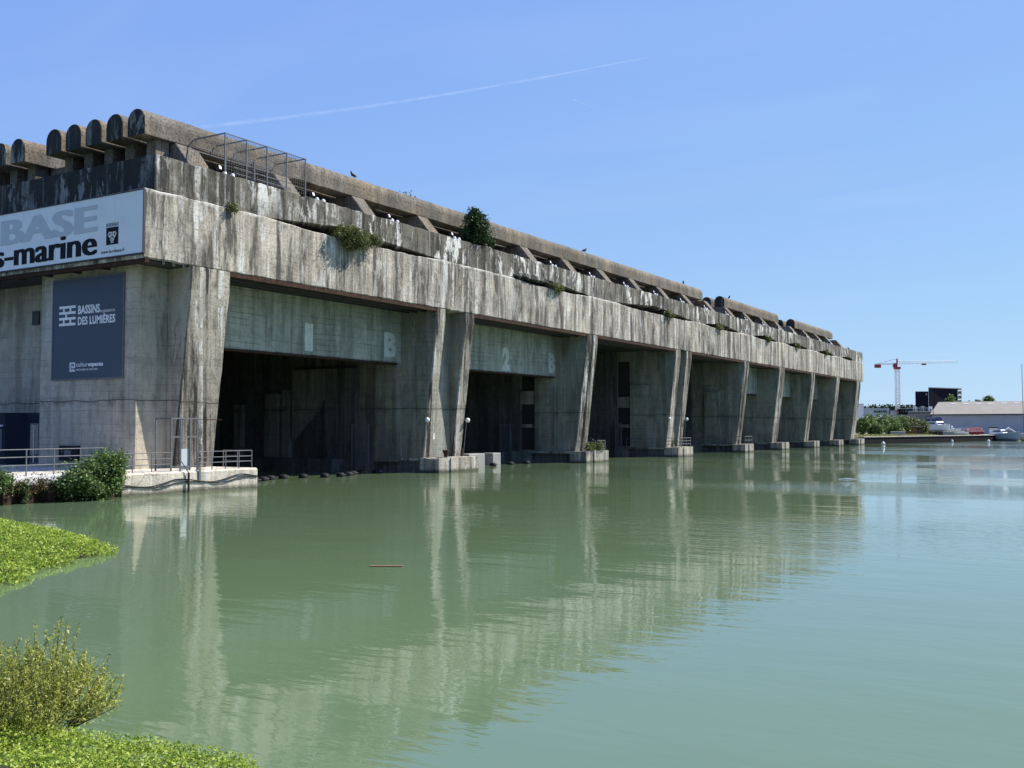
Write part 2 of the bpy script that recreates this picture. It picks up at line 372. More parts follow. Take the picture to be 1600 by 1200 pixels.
for k in range(len(CUTS) - 1):
    ya, yb = CUTS[k] + (0.02 if k else 0), CUTS[k+1] - .02
    n_ = max(8, int((yb - ya) / .55)); secs = []
    for i in range(n_ + 1):
        y = ya + (yb - ya) * i / n_; zt = lower_top(y) + jit(.03); zb = ZB + jit(.03); xf = jit(.018)
        secs.append([(-70, y, ZB), (xf - .06, y, zb), (xf, y, zb + .07), (xf + .02, y, 16.5 + jit(.05)), (xf, y, zt - .06), (xf - .07, y, zt), (-70, y, ZM - .25)])
    MB().loft(secs).build('fascia_block', M['fascia'], BK)
UC = [0.3, 36.5, 60.1, 96.3, 134.2, 170.6, L_END - .1]
for k in range(len(UC) - 1):
    ya, yb = UC[k] + (0.02 if k else 0), UC[k+1] - .02
    n_ = max(8, int((yb - ya) / .5)); secs = []
    for i in range(n_ + 1):
        y = ya + (yb - ya) * i / n_; zb = upper_bottom(y) + jit(.025); zt = ZT + jit(.035); xf = -.10 + jit(.02)
        if random.random() < .05: zt -= .10
        secs.append([(-70, y, ZM + .02), (-9, y, ZM + .02), (xf, y, zb), (xf + .02, y, 20.0), (xf, y, zt - .05), (xf - .08, y, zt), (-70, y, ZT)])
    MB().loft(secs).build('roof_slab', M['slab'], BK)
mb = MB(); mb.box(-70, -.11, .18, .292, ZM + .05, ZT - .02); mb.build('slab_end_face', M['crust'], BK)
# the end block under the roof edge behind the signboard
mb = MB(); mb.box(-70, -40, -.6, .2, ZB, ZM); mb.build('fascia_end', M['fascia'], BK)

secs = []
for i in range(15):
    y = 43.2 + 7.2*i/14; e_ = math.sin(math.pi*i/14)**.6
    secs.append([(-.2, y, 18.80 + jit(.03)), (.03 + .28*e_ + jit(.06), y, 18.95 + jit(.06)), (.02 + .20*e_ + jit(.06), y, 19.12 + .28*e_ + jit(.07)), (-.2, y, 19.2 + .35*e_)])
MB().loft(secs).build('spalled_edge', M['crust'], BK)
# piers
for k, (y0, y1, ribs) in enumerate(PIERS):
    body = MB(); body.box(-8.7 if k else -30, -1.7, y0, y1, -2, ZB - .01)
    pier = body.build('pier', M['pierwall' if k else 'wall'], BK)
    m_ = MB(); m_.box(-62, -8.702 if k else -30.002, y0, y1, -2, ZB - .01); m_.build('rear_wall', M['inner'], pier)
    if k == 0: m_ = MB(); m_.box(-30, -5.7, y1 + .002, y1 + .03, -2, ZB - .02); m_.build('dark_lining', M['inner'], pier)  # thin dark sheet along the pen side of the corner pier
    for (ra, rb) in ribs:
        nz = 14; secs = []
        for i in range(nz + 1):
            z = 1.2 + (ZB - .01 - 1.2) * i / nz
            xf = 0.0 if z > 13.4 else -1.5 * (13.4 - z) / 12.1
            if i == nz - 1: z = 13.4; xf = 0
            c = .09 + jit(.025); xf += jit(.015) - .02
            secs.append([(-1.702, ra, z), (xf - c, ra, z), (xf, ra + c, z), (xf, rb - c, z), (xf - c, rb, z), (-1.702, rb, z)])
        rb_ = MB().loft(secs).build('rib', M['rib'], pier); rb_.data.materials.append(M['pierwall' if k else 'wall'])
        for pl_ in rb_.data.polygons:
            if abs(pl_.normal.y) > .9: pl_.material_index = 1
    # inner wall lining, seen beyond the lintels, stepping towards the pen
    if k > 0:
        lining = [(-6.5, -3.95, 1.2, 9.6), (-62, -8.7, -1, ZB - .02)]
        if k == 1: lining = [(-6.5, -4.05, .9, 9.6), (-12.5, -8.9, -1, 9.4), (-17.9, -17.0, -1, 7.5), (-20.2, -18.4, -1, 7.2), (-24.4, -23.4, -1, 6.2), (-40, -27, -1, 9)]
        for (a, b, za, zb) in lining:
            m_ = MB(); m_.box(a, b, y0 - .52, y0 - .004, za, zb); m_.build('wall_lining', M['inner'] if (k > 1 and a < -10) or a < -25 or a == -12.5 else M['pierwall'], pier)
    if k == 1:
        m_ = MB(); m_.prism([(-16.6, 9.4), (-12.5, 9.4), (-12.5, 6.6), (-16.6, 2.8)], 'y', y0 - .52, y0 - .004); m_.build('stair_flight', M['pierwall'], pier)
    if k in (2, 3):
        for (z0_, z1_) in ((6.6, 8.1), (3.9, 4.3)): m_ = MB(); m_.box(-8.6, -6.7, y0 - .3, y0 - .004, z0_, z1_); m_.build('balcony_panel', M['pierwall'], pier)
        m_ = MB(); m_.box(-8.45, -6.75, y0 - .05, y0 - .01, 1.4, 12.9); m_.build('shaft_opening', M['darksteel'], pier)
# back wall of the pens
mb = MB(); mb.box(-64, -62, 3, L_END, -2, ZB - .01); mb.build('back_wall', M['inner'], BK)
# right end wall of the bunker
mb = MB(); mb.box(-62, -4, 195.3, 197, -2, ZB - .012); mb.build('end_wall', M['wall'], BK)

# lintels between the piers
def text_mesh(body, x0, x1, z0, z1, off=0.0, extrude=0.0):
    cu = bpy.data.curves.new('t', 'FONT'); cu.body = body; cu.offset = off; cu.extrude = 0.05; cu.resolution_u = 3; cu.space_character = 1.0 + off * 1.6
    ob = bpy.data.objects.new('t', cu); COL.objects.link(ob); bpy.context.view_layer.update()
    me = bpy.data.meshes.new_from_object(ob.evaluated_get(bpy.context.evaluated_depsgraph_get()))
    bpy.data.objects.remove(ob); bpy.data.curves.remove(cu)
    co = np.empty(len(me.vertices) * 3); me.vertices.foreach_get('co', co); co = co.reshape(-1, 3)
    mn, mxx = co.min(0), co.max(0)
    co[:, 0] = x0 + (co[:, 0] - mn[0]) / (mxx[0] - mn[0]) * (x1 - x0)
    co[:, 1] = z0 + (co[:, 1] - mn[1]) / (mxx[1] - mn[1]) * (z1 - z0)
    co[:, 2] = np.where(co[:, 2] > 0, extrude, 0.0)
    return me, co
def text_obj(name, body, mat, parent, a0, a1, z0, z1, off, th, bold, place):
    pad = bold * (a1 - a0); me, co = text_mesh(body, a0 + pad, a1 - pad, z0, z1, off, th)
    fs = [tuple(p.vertices) for p in me.polygons]; m_ = MB(); reps = (0.0,) if bold == 0 else (-1.0, -.5, 0.0, .5, 1.0)
    for k, sh in enumerate(reps):
        m_.add([place(c[0] + sh*pad, c[1], c[2] * (1 + .10*k)) for c in co], fs)
    bpy.data.meshes.remove(me); return m_.build(name, mat, parent, fix=False)
def text_y(name, body, mat, parent, x0, x1, z0, z1, yplane, off=0.0, th=.008, bold=0.0):     # reads from -Y
    return text_obj(name, body, mat, parent, x0, x1, z0, z1, off, th, bold, lambda a, b, c: (a, yplane - c, b))
def text_x(name, body, mat, parent, y0, y1, z0, z1, xplane, off=0.0, th=.006, bold=0.0):     # reads from +X
    return text_obj(name, body, mat, parent, y0, y1, z0, z1, off, th, bold, lambda a, b, c: (xplane + c, a, b))
PENS = [(PIERS[i][1], PIERS[i+1][0]) for i in range(8)]
for i in (0, 1, 4, 5, 6, 7):
    ya, yb = PENS[i]; n_ = int((yb - ya) / .6); secs = []
    for j in range(n_ + 1):
        y = ya + .004 + (yb - ya - .008) * j / n_; zb = 9.65 + jit(.03)
        secs.append([(-5.6, y, zb), (-4.06, y, zb), (-4.0, y, zb + .06), (-4.0, y, ZB - .015), (-5.6, y, ZB - .015)])
    li = MB().loft(secs).build('lintel', M['lintel'], BK)
    m_ = MB(); m_.box(-4.5, -3.93, ya + .02, yb - .6, 9.5, 9.64); m_.build('steel_edge', M['rusty'], li)
    if i == 0:
        text_x('painted_number', '1', M['stencil'], li, 17.9, 18.85, 10.0, 12.2, -3.994, .03)
        text_x('painted_letter', 'B', M['stencil'], li, 27.9, 29.6, 10.1, 12.3, -3.994, .05)
    if i == 1:
        text_x('painted_number', '2', M['stencil'], li, 47.45, 48.9, 9.85, 12.3, -3.994, .06)
        text_x('painted_letter', 'B', M['stencil'], li, 57.3, 58.75, 10.05, 12.3, -3.994, .05)
for i in range(8):
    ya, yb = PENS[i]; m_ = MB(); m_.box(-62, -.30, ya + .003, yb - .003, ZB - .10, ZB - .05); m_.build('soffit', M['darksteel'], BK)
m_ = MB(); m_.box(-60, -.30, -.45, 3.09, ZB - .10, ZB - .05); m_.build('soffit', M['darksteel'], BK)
# soffit rails of dark steel, one set per pen, with the little hanging loops
hook = MB()
hook.tube([(0, -.07, 0), (0, -.07, -.30), (0, 0, -.40), (0, .07, -.30), (0, .07, 0)], .024, 5)
hook_me = hook.mesh('hook'); hook_me.materials.append(M['galvdull'])
for i in range(8):
    ya, yb = PENS[i]
    for x in (-.17, -1.3, -2.3, -3.2):
        m_ = MB(); m_.box(x - .12, x + .12, ya + .01, yb - .01, ZB - .30, ZB - .01); m_.build('soffit_rail', M['rusty'] if x > -1 else M['darksteel'], BK)
    step = 1.45 if i < 2 else 2.4
    if i < 4:
        y = ya + 1.0
        while y < yb - .6:
            h_ = link('hook', hook_me, None, BK); h_.location = (-.10, y + jit(.25), ZB + .10); h_.rotation_euler = (jit(.1), jit(.1), jit(.6))
            y += step
for y in (.9, 1.7, 2.5):
    h_ = link('hook', hook_me, None, BK); h_.location = (-.05, y, ZB + .12)
# rail under the signboard edge
m_ = MB(); m_.box(-60, -.05, -.50, -.2, ZB - .28, ZB - .01); m_.build('soffit_rail', M['rusty'], BK)
for x in range(-38, -3, 3):
    m_ = MB(); m_.box(x, x + .2, -.19, .60, ZB - .26, ZB - .012); m_.build('soffit_rail', M['darksteel'], BK)

# the end wall carrying the blue sign
secs = []
sg = MB(); sg.box(-12.1, -2.2, .65, 3.095, 1.2, ZB - .02); ew = sg.build('end_wall_block', M['wall'], BK); bevel(ew, .04)
m_ = MB(); m_.box(-16.7, -15.9, 2.98, 3.09, 11.4, 12.4); m_.build('vent_opening', M['darksteel'], BK)

# platforms at the foot of each pier
PLAT = [(30.7, 36.0), (57.9, 63.2), (84.7, 89.6), (112.0, 116.0), (132.6, 135.8), (152.8, 156.2), (172.4, 175.6), (190.4, 195.6)]
for k, (a, b) in enumerate(PLAT):
    y0 = PIERS[k+1][0]; a = min(a, y0 - .35)
    def blk(xa, xb, ya, yb, zt, nm='platform_block', mt='footing'):
        secs = []; nx = max(2, int((xb - xa) / .5))
        for i in range(nx + 1):
            x = xa + (xb - xa) * i / nx; j1, j2 = jit(.04), jit(.04)
            secs.append([(x, ya + j1, -1.5), (x, yb + j2, -1.5), (x, yb + j2*.5, zt - .08), (x, yb - .08, zt + jit(.015)), (x, ya + .08, zt + jit(.015)), (x, ya + j1*.5, zt - .08)])
        o = MB().loft(secs).build(nm, M[mt], BK); return o
    blk(-1.0, .55, a + 1.7, b, 1.32)
    blk(-1.62, .42, a, a + 1.66, 1.27)
    m_ = MB(); m_.box(-7.0, -1.05, a + .25, y0 - .01, 1.02, 1.24); m_.build('walkway_slab', M['footing'], BK)
    m_ = MB(); m_.box(-7.0, -1.65, a + .9, y0 - .012, -1.5, 1.01); m_.build('walkway_base', M['inner'], BK)
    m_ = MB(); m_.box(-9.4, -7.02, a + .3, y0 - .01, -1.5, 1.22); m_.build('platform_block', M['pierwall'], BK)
# inner ledge of pen one and two, dark
for i in (0, 1, 2):
    ya, yb = PENS[i]
    m_ = MB(); m_.box(-60, -10, yb - 2.2, yb - .53, -1.5, 1.1); m_.build('inner_ledge', M['inner'], BK)

# terrace in front of the end wall
secs = []
for i in range(28):
    y = -3.7 + (6.75 + 3.7) * i / 27; j = jit(.03)
    secs.append([(-62, y, -1.5), (2.3 + j, y, -1.5), (2.3 + jit(.03), y, 1.22), (2.2, y, 1.32 + jit(.015)), (-62, y, 1.32)])
ter = MB().loft(secs).build('quay', M['platform']); tag(ter, kind='structure')
mb = MB(); mb.prism([(-62, -14), (1.2, -14), (1.2, -3.72), (-62, -3.72)], 'z', -1.5, 1.30); tag(mb.build('terrace', M['platform']), kind='structure')
mb = MB(); mb.box(1.22, 2.05, -14, -3.72, .95, 1.42); tag(mb.build('terrace_edge', M['white']), kind='structure')  # sunlit deck edge: its brightness is put in as white colour
# steel sheet piling along the terrace edge
sp = empty('sheet_piling', (1.9, -8.8, 0), 'rusty corrugated steel sheet piling at the waterline below the terrace', 'sheet piling')
y = -14.0; k = 0
while y < -3.8:
    y2 = min(y + .62, -3.75); xo = 2.25 if k % 2 else 1.75
    m_ = MB(); xi = 1.75 if k % 2 else 2.25
    m_.add([(xo - .05, y + .1, -1), (xo + .05, y + .1, -1), (xo + .05, y2 - .1, -1), (xo - .05, y2 - .1, -1), (xo - .05, y + .1, .95), (xo + .05, y + .1, .95), (xo + .05, y2 - .1, .95), (xo - .05, y2 - .1, .95)], [(0,3,2,1),(4,5,6,7),(0,1,5,4),(1,2,6,5),(2,3,7,6),(3,0,4,7)])
    if y2 < -3.8: m_.add([(xo, y2 - .1, -1), (xi, y2 + .1, -1), (xi, y2 + .1, .95), (xo, y2 - .1, .95)], [(0, 1, 2, 3)])
    m_.build('pile', M['rusty'], sp); y = y2; k += 1

# ------------------------------------------------------------------ roof: transverse walls and round-topped beams
BUT = [4.5 + 9.1 * k for k in range(21)]
for k, b in enumerate(BUT):
    th = 1.6 if k else 1.9
    m_ = MB(); poly = [(-1.5, ZT - .05), (-3.42, 23.24), (-22, 23.24), (-22, ZT - .05)]
    m_.prism(poly, 'y', b, b + th); bevel(m_.build('transverse_wall', M['beam'], BK), .05)
def arch(x0, x1, z0, z1, n=10):
    r = (x1 - x0) / 2; cx = (x0 + x1) / 2; zc = z1 - r
    return [(x0, z0), (x1, z0)] + [(cx + r*math.cos(math.pi*i/n), zc + r*math.sin(math.pi*i/n)) for i in range(n + 1)]
ROWS = [(2.0, 104.2), (114.0, 143.5), (154.2, 184.0)]
for bi, (ya, yb) in enumerate(ROWS):
    for c in range(9 if bi == 0 else 5):
        x1 = -3.4 - 2.2 * c; sec = arch(x1 - 1.68, x1, 23.25, 25.02)
        a0 = ya
        if bi == 0 and c == 5: a0 = ya + 12
        if bi == 0 and c >= 6: a0 = ya + .1
        secs = []; n_ = max(4, int((yb - a0) / (1.5 if c == 0 else 6)))
        for i in range(n_ + 1):
            y = a0 + (yb - a0) * i / n_; jx, jz = jit(.02), jit(.02)
            secs.append([(u + jx, y, v + jz) for u, v in sec])
        MB().loft(secs).build('roof_beam', M['beam'], BK)
        if bi:
            m_ = MB(); m_.prism(arch(x1 - 1.66, x1 - .02, 23.27, 25.0), 'y', a0 - .05, a0 - .004); m_.build('beam_end', M['crust'], BK)
        if bi == 0 and c < 9 and c != 5:
            m_ = MB(); m_.box(x1 - 1.3, x1 - .4, 3.2, 4.3, ZT - .05, 23.24); m_.build('beam_post', M['beam'], BK)
            # thin blackened end cap of the beam
            m_ = MB(); m_.prism(arch(x1 - 1.66, x1 - .02, 23.27, 25.0), 'y', a0 - .05, a0 - .004); m_.build('beam_end', M['crust'], BK)

# ------------------------------------------------------------------ signs on the end wall
S1 = empty('long_signboard', (-15, -.75, ZB), 'long white signboard reading BASE and sous-marine on the bunker end', 'signboard')
for k in range(5):
    xa, xb = -2.6 - 6 * k, 0.03 if k == 0 else -2.615 - 6 * (k - 1)
    m_ = MB(); m_.box(xa, xb, -.74, -.63, 14.68, 18.56); m_.build('panel', M['signwhite'], S1)
m_ = MB(); m_.box(.035, .10, -.78, -.61, 14.64, 18.6); m_.box(-26.6, .034, -.78, -.61, 14.60, 14.675); m_.box(-26.6, .034, -.78, -.61, 18.565, 18.62); m_.build('frame', M['darksteel'], S1)
text_y('lettering', 'BASE', M['signgrey'], S1, -14.75, -4.32, 16.42, 18.14, -.742, .012, .012, .020)
text_y('lettering', 'sous-marine', M['signblack'], S1, -20.05, -4.32, 14.93, 16.42, -.742, .0, .014, .0085)
em = MB(); em.box(-3.45, -2.28, -.752, -.742, 15.42, 16.52); emo = em.build('emblem', M['signblack'], S1)
text_y('lettering', 'BORDEAUX', M['signblack'], emo, -3.45, -2.28, 16.57, 16.80, -.742, .0, .01)
for k in range(3):
    t0 = math.pi/2 + k * 2*math.pi/3; cx, cz = -2.865 + .17*math.cos(t0), 15.95 + .15*math.sin(t0); m_ = MB(); vs = []; fs = []
    for i in range(19):
        t = t0 + math.pi + (i/18 - .5) * 2 * 2.15; wd = .115 * math.sin(math.pi * i / 18) + .012
        for r_ in (.36, .36 - wd): vs.append((cx + r_*math.cos(t) - .17*math.cos(t0)*0, -.756, cz + r_*math.sin(t)))
    for i in range(18): fs.append((2*i, 2*i+1, 2*i+3, 2*i+2))
    m_.add(vs, fs); m_.build('crescent', M['white'], emo, fix=False)
text_y('lettering', 'www.bordeaux.fr', M['signblack'], S1, -3.92, -1.65, 14.90, 15.13, -.742, .0, .01)

S2 = empty('blue_sign', (-7, .6, 7.1), 'slate blue square sign reading BASSINS DES LUMIERES on the bunker end wall', 'sign')
m_ = MB(); m_.box(-10.62, -3.42, .56, .64, 7.2, 13.8); m_.build('panel', M['signblue'], S2)
m_ = MB(); m_.box(-10.72, -10.622, .54, .648, 7.1, 13.9); m_.box(-3.418, -3.32, .54, .648, 7.1, 13.9); m_.box(-10.62, -3.42, .54, .648, 7.1, 7.198); m_.box(-10.62, -3.42, .54, .648, 13.802, 13.9); m_.build('frame', M['galvdull'], S2)
m_ = MB(); y_ = (.545, .559)
for j in range(4):
    z = 11.9 - j * .385; ins = 0 if j % 3 else 0
    m_.box(-9.96, -8.22, *y_, z, z + .17)
for (xa, za) in ((-9.55, 11.685), (-8.85, 11.685), (-9.3, 11.3), (-9.55, 10.915), (-8.85, 10.915)): m_.box(xa, xa + .16, *y_, za, za + .215)
m_.build('logo', M['white'], S2)
text_y('lettering', 'BASSINS', M['white'], S2, -7.96, -5.72, 11.44, 12.02, .559, .03, .012)
text_y('lettering', 'BORDEAUX', M['white'], S2, -5.66, -4.18, 11.44, 11.60, .559, .0, .012)
text_y('lettering', 'DES LUMIÈRES', M['white'], S2, -7.96, -4.16, 10.72, 11.40, .559, .03, .012)
text_y('lettering', 'cultur', M['white'], S2, -8.08, -6.86, 7.96, 8.26, .559, .0, .012)
text_y('lettering', 'espaces', M['white'], S2, -6.82, -5.30, 7.88, 8.16, .559, .03, .012)
text_y('lettering', 'PARTAGER LA CULTURE', M['white'], S2, -8.08, -5.85, 7.70, 7.82, .559, .0, .012)
m_ = MB(); X0, Z0 = -8.74, 7.66
for (a, b, c, d) in ((0, .56, 0, .09), (0, .09, .09, .60), (.09, .56, .51, .60), (.47, .56, .25, .51), (.2, .47, .25, .33), (.2, .28, .33, .44), (.2, .47, .14, .19)): m_.box(X0 + a, X0 + b, *y_, Z0 + c, Z0 + d)
m_.build('logo', M['white'], S2)

# ------------------------------------------------------------------ ticket booth in the recess
PV = empty('ticket_booth', (-16, 2, 1.32), 'dark navy ticket booth under the overhang with white framed window and doors', 'booth')
m_ = MB(); m_.box(-24, -16.4, .9, 3.08, 1.33, 5.0); m_.build('wall', M['navy'], PV)
m_ = MB(); m_.prism([(-16.395, .9), (-15.6, 1.9), (-12.15, 1.9), (-12.15, 3.08), (-16.395, 3.08)], 'z', 1.33, 5.0); m_.build('entrance_wall', M['navy'], PV)
m_ = MB(); m_.box(-20.5, -16.6, .70, .895, 4.02, 4.14); m_.build('awning', M['white'], PV)
m_ = MB(); m_.box(-19.8, -16.72, .85, .892, 2.25, 3.85); m_.build('window', M['galvdull'], PV)
m_ = MB(); m_.box(-19.6, -16.90, .83, .848, 2.38, 3.72); m_.build('pane', M['glass'], PV)
for (xa, xb) in ((-14.9, -13.85), (-13.8, -12.75)):
    m_ = MB(); m_.box(xa, xb, 1.84, 1.89, 1.35, 4.25); d_ = m_.build('door', M['galvdull'], PV)
    m_ = MB(); m_.box(xa + .1, xb - .1, 1.815, 1.836, 1.5, 4.15); m_.build('pane', M['glass'], d_)
    m_ = MB(); m_.box(xa + .42, xa + .56, 1.79, 1.812, 1.5, 4.1); m_.build('mullion', M['lightgrey'], d_)
text_y('lettering', 'NS', M['white'], PV, -17.95, -17.35, 4.45, 4.75, .893, .02, .01)
# small cafe stool and table hints behind the rail: dark electrical box
m_ = MB(); m_.box(-9.6, -7.6, .45, .64, 1.75, 2.75); o = m_.build('notice_board', M['black']); tag(o, 'small black box with pale plate low on the end wall behind the railing', 'box')
m_ = MB(); m_.box(-9.0, -8.3, .435, .449, 2.0, 2.45); m_.build('plate', M['galvdull'], o)

# ------------------------------------------------------------------ railings
def railing(label, pts, h, posts, heights, r=.028, mat='galv', group=None, name='railing'):
    t = empty(name, pts[0], label, 'railing', group)
    P_ = [Vector(p) for p in pts]
    for i in range(len(P_) - 1):
        a, b = P_[i], P_[i+1]; n_ = posts[i]
        for j in range(n_ + 1):
            if i and j == 0: continue
            p = a.lerp(b, j / n_); MB().tube([p, p + Vector((0, 0, h))], r * 1.25, 6).build('post', M[mat], t)
        for hh in heights:
            MB().tube([a + Vector((0, 0, hh)), b + Vector((0, 0, hh))], r, 6).build('rail', M[mat], t)
    return t
railing('grey steel railing along the raised terrace above the sheet piling', [(1.65, -14, 1.42), (1.65, -4.35, 1.42)], 1.38, [6], (.55, .98, 1.38), .033)
railing('grey steel railing on the pale quay beside the dark first pen', [(2.05, -4.2, 1.31), (2.05, -.1, 1.31)], 1.14, [3], (.45, .78, 1.14), name='railing')
railing('grey steel railing from the ladder cage to the quay corner', [(2.05, 2.0, 1.31), (2.05, 6.5, 1.31), (-.6, 6.5, 1.31)], 1.14, [4, 2], (.45, .78, 1.14))
railing('low railing round the platform of the third pier from the corner', [(-1.2, 84.4, 1.3), (.3, 84.4, 1.3), (.3, 89.3, 1.3)], 1.2, [1, 3], (.4, .8, 1.2), .04)
railing('low railing round the platform of the fourth pier from the corner', [(-1.2, 112.4, 1.3), (.3, 112.4, 1.3), (.3, 115.8, 1.3)], 1.2, [1, 2], (.6, 1.2), .045)
railing('short railing behind the leafy plant on the second pier platform', [(.25, 61.0, 1.3), (.25, 62.9, 1.3), (-1.0, 62.9, 1.3)], 1.15, [2, 1], (.4, .75, 1.15), .03)
# walkway rails inside the pens
for k, (x0, x1, y) in enumerate(((-7.0, -1.8, 112.6), (-7.0, -1.8, 84.3), (-8.5, -1.9, 132.0))):
    railing('thin railing on the walkway along the inner wall of the %s pier' % ['fourth', 'third', 'fifth'][k], [(x0, y, 1.24), (x1, y, 1.24)], 1.15, [4], (.6, 1.15), .03, 'galvdull')

# cage with ladder at the quay edge
CG = empty('ladder_cage', (1.9, .9, 1.31), 'tall grey steel access gate cage with spiked side standing on the quay edge', 'gate cage')
for y in (-.08, .62, 1.35, 1.92):
    MB().box(1.98, 2.06, y, y + .08, 1.31, 4.55).build('post', M['galvdull'], CG)
for z in (3.35, 4.47, 1.55):
    MB().box(1.99, 2.05, .0, 1.92, z, z + .08).build('rail', M['galvdull'], CG)
for x in (.6,):
    for y in (-.08, 1.92): MB().box(x, x + .08, y, y + .08, 1.31, 4.55).build('post', M['galvdull'], CG)
for y in (-.07, 1.93): MB().box(.68, 1.98, y, y + .06, 4.47, 4.55).build('rail', M['galvdull'], CG)
MB().box(1.93, 1.975, .72, 1.34, 1.35, 2.65).build('sheet_panel', M['lightgrey'], CG)
for k in range(13):
    z = 1.75 + k * .22; MB().tube([(2.02, 2.0, z), (2.02, 2.42, z - .25)], .014, 5).build('spike', M['galv'], CG)
MB().box(1.99, 2.05, 2.0, 3.9, 4.42, 4.47).build('rail', M['rusty'], CG)
# mooring pole in front of the quay and the black cables
m_ = MB(); m_.tube([(2.45, .95, -1.2), (2.45, .95, 1.2)], .07, 8); m_.tube([(2.45, .95, 1.2), (2.3, .5, 1.9), (2.1, .35, 1.75)], .03, 6); tag(m_.build('mooring_pole', M['darksteel']), 'dark steel pole fixed to the quay face below the ladder cage', 'pole')
m_ = MB(); m_.box(2.31, 2.36, 1.82, 1.98, .55, 1.6); tag(m_.build('downpipe', M['galvdull']), 'short grey bracket on the quay face under the cage corner', 'bracket')
for z0, lab in ((.78, 'upper black cable sagging along the quay face'), (.66, 'lower black cable sagging along the quay face')):
    pts = []
    for i in range(50):
        y = -3.9 + 10.6 * i / 49; pts.append((2.36, y, z0 + .10*math.sin(y*1.3 + z0*9) - .16*abs(math.sin(y*.62)) + .02*y))
    m_ = MB(); m_.tube(pts, .035, 5); tag(m_.build('cable', M['black']), lab, 'cable')

# ------------------------------------------------------------------ gates, floats and small things at the pens
for (xa, xb, y, zt, lab) in ((-8.7, -6.8, 29.2, 4.25, 'tall grey barred gate panel beside the wall of the first pier'), (-10.6, -9.2, 57.6, 4.4, 'tall grey barred gate panel beside the wall of the second pier'), (-8.3, -7.4, 83.6, 4.5, 'narrow grey barred gate panel beside the wall of the third pier')):
    g = empty('gate_panel', (xa, y, 0.2), lab, 'gate')
    for x in (xa, xb): MB().box(x - .05, x + .05, y - .05, y + .05, -.4, zt).build('post', M['galvdull'], g)
    for z in (.35, 1.6, zt - .15): MB().box(xa + .05, xb - .05, y - .03, y + .03, z, z + .08).build('rail', M['galvdull'], g)
    x = xa + .14
    while x < xb - .08: MB().box(x - .02, x + .02, y - .02, y + .02, .44, zt - .15).build('bar', M['galvdull'], g); x += .16
fl = MB(); fl.lathe([(.05, .33), (.24, .31), (.34, .22), (.36, .06), (.36, -.25)], n=12)
fm = fl.mesh('float'); fm.materials.append(M['black'])
cp = MB(); cp.box(-.1, .5, -.06, .06, .12, .20); cm = cp.mesh('strap'); cm.materials.append(M['galv'])
for k in range(13):
    t = k / 12; f = link('pontoon_float', fm, None, None, True); f.location = (-3.6 + .9*math.sin(k), 8.4 + 18.6 * t, 0); f.rotation_euler = (0, 0, 1.2 + jit(.3))
    tag(f, '%s black pontoon float from the quay corner in the chain across the first pen' % ORD[k], 'float', 'black floats across the first pen')
    s_ = link('strap', cm, None); s_.parent = f
for k in range(5):
    f = link('pontoon_float', fm, None, None, True); f.location = (-4.4, 39.5 + 3.4 * k, 0); f.rotation_euler = (0, 0, 1.2 + jit(.3))
    tag(f, '%s black pontoon float from the left in the second pen' % ORD[k], 'float', 'black floats in the second pen')
    s_ = link('strap', cm, None); s_.parent = f
# crates on a raft at pen two
for k, (ya, yb) in enumerate(((43.5, 46.5), (48.0, 49.6))):
    m_ = MB(); m_.box(-7.5, -5.5, ya, yb, -.3, 1.25); bevel(tag(m_.build('concrete_block', M['concblock']), '%s concrete block in the water of the second pen' % ['long', 'short'][k], 'block'), .06)
# rusty bollard and post on the first pier platform
m_ = MB(); m_.lathe([(.16, 0), (.17, .25), (.26, .45), (.33, .62), (.30, .66)], (-.35, 32.1, 1.28), 12); tag(m_.build('bollard', M['rusty'], None, True), 'rusty flared mooring bollard on the first pier platform', 'bollard')
m_ = MB(); m_.box(-.25, -.13, 34.35, 34.47, 1.25, 2.1); tag(m_.build('stub_post', M['rusty']), 'short rusty stub post on the first pier platform', 'post')
def wall_lamp(x, y, z0, z1, lab):
    t = empty('pole_lamp', (x, y, z0), lab, 'lamp')
    MB().tube([(x, y, z0), (x + (z1 - z0)*.115, y, z1)], .035, 6).build('pole', M['galvdull'], t)
    c = (x + (z1-z0)*.115 + .12, y, z1 + .05)
    MB().lathe([(.03, -.22), (.17, -.16), (.22, 0), (.17, .16), (.03, .22)], c, 10).build('head', M['white'], t, True)
wall_lamp(-1.45, 30.12, 1.3, 4.55, 'white headed lamp on a thin pole by the first pier left rib')
wall_lamp(-1.40, 36.38, 1.3, 4.55, 'white headed lamp on a thin pole by the first pier right rib')
wall_lamp(-1.45, 84.85, 1.3, 5.0, 'white headed lamp on a thin pole by the third pier left rib')
wall_lamp(-1.40, 90.95, 1.3, 5.0, 'white headed lamp on a thin pole by the third pier right rib')
m_ = MB(); m_.box(-1.60, -1.52, 31.75, 32.0, 2.9, 3.4); tag(m_.build('notice_plate', M['white']), 'small white plate on the first pier between its two ribs', 'plate')
m_ = MB(); m_.box(-9.5, -7.3, 28.7, 28.75, .3, .9); 

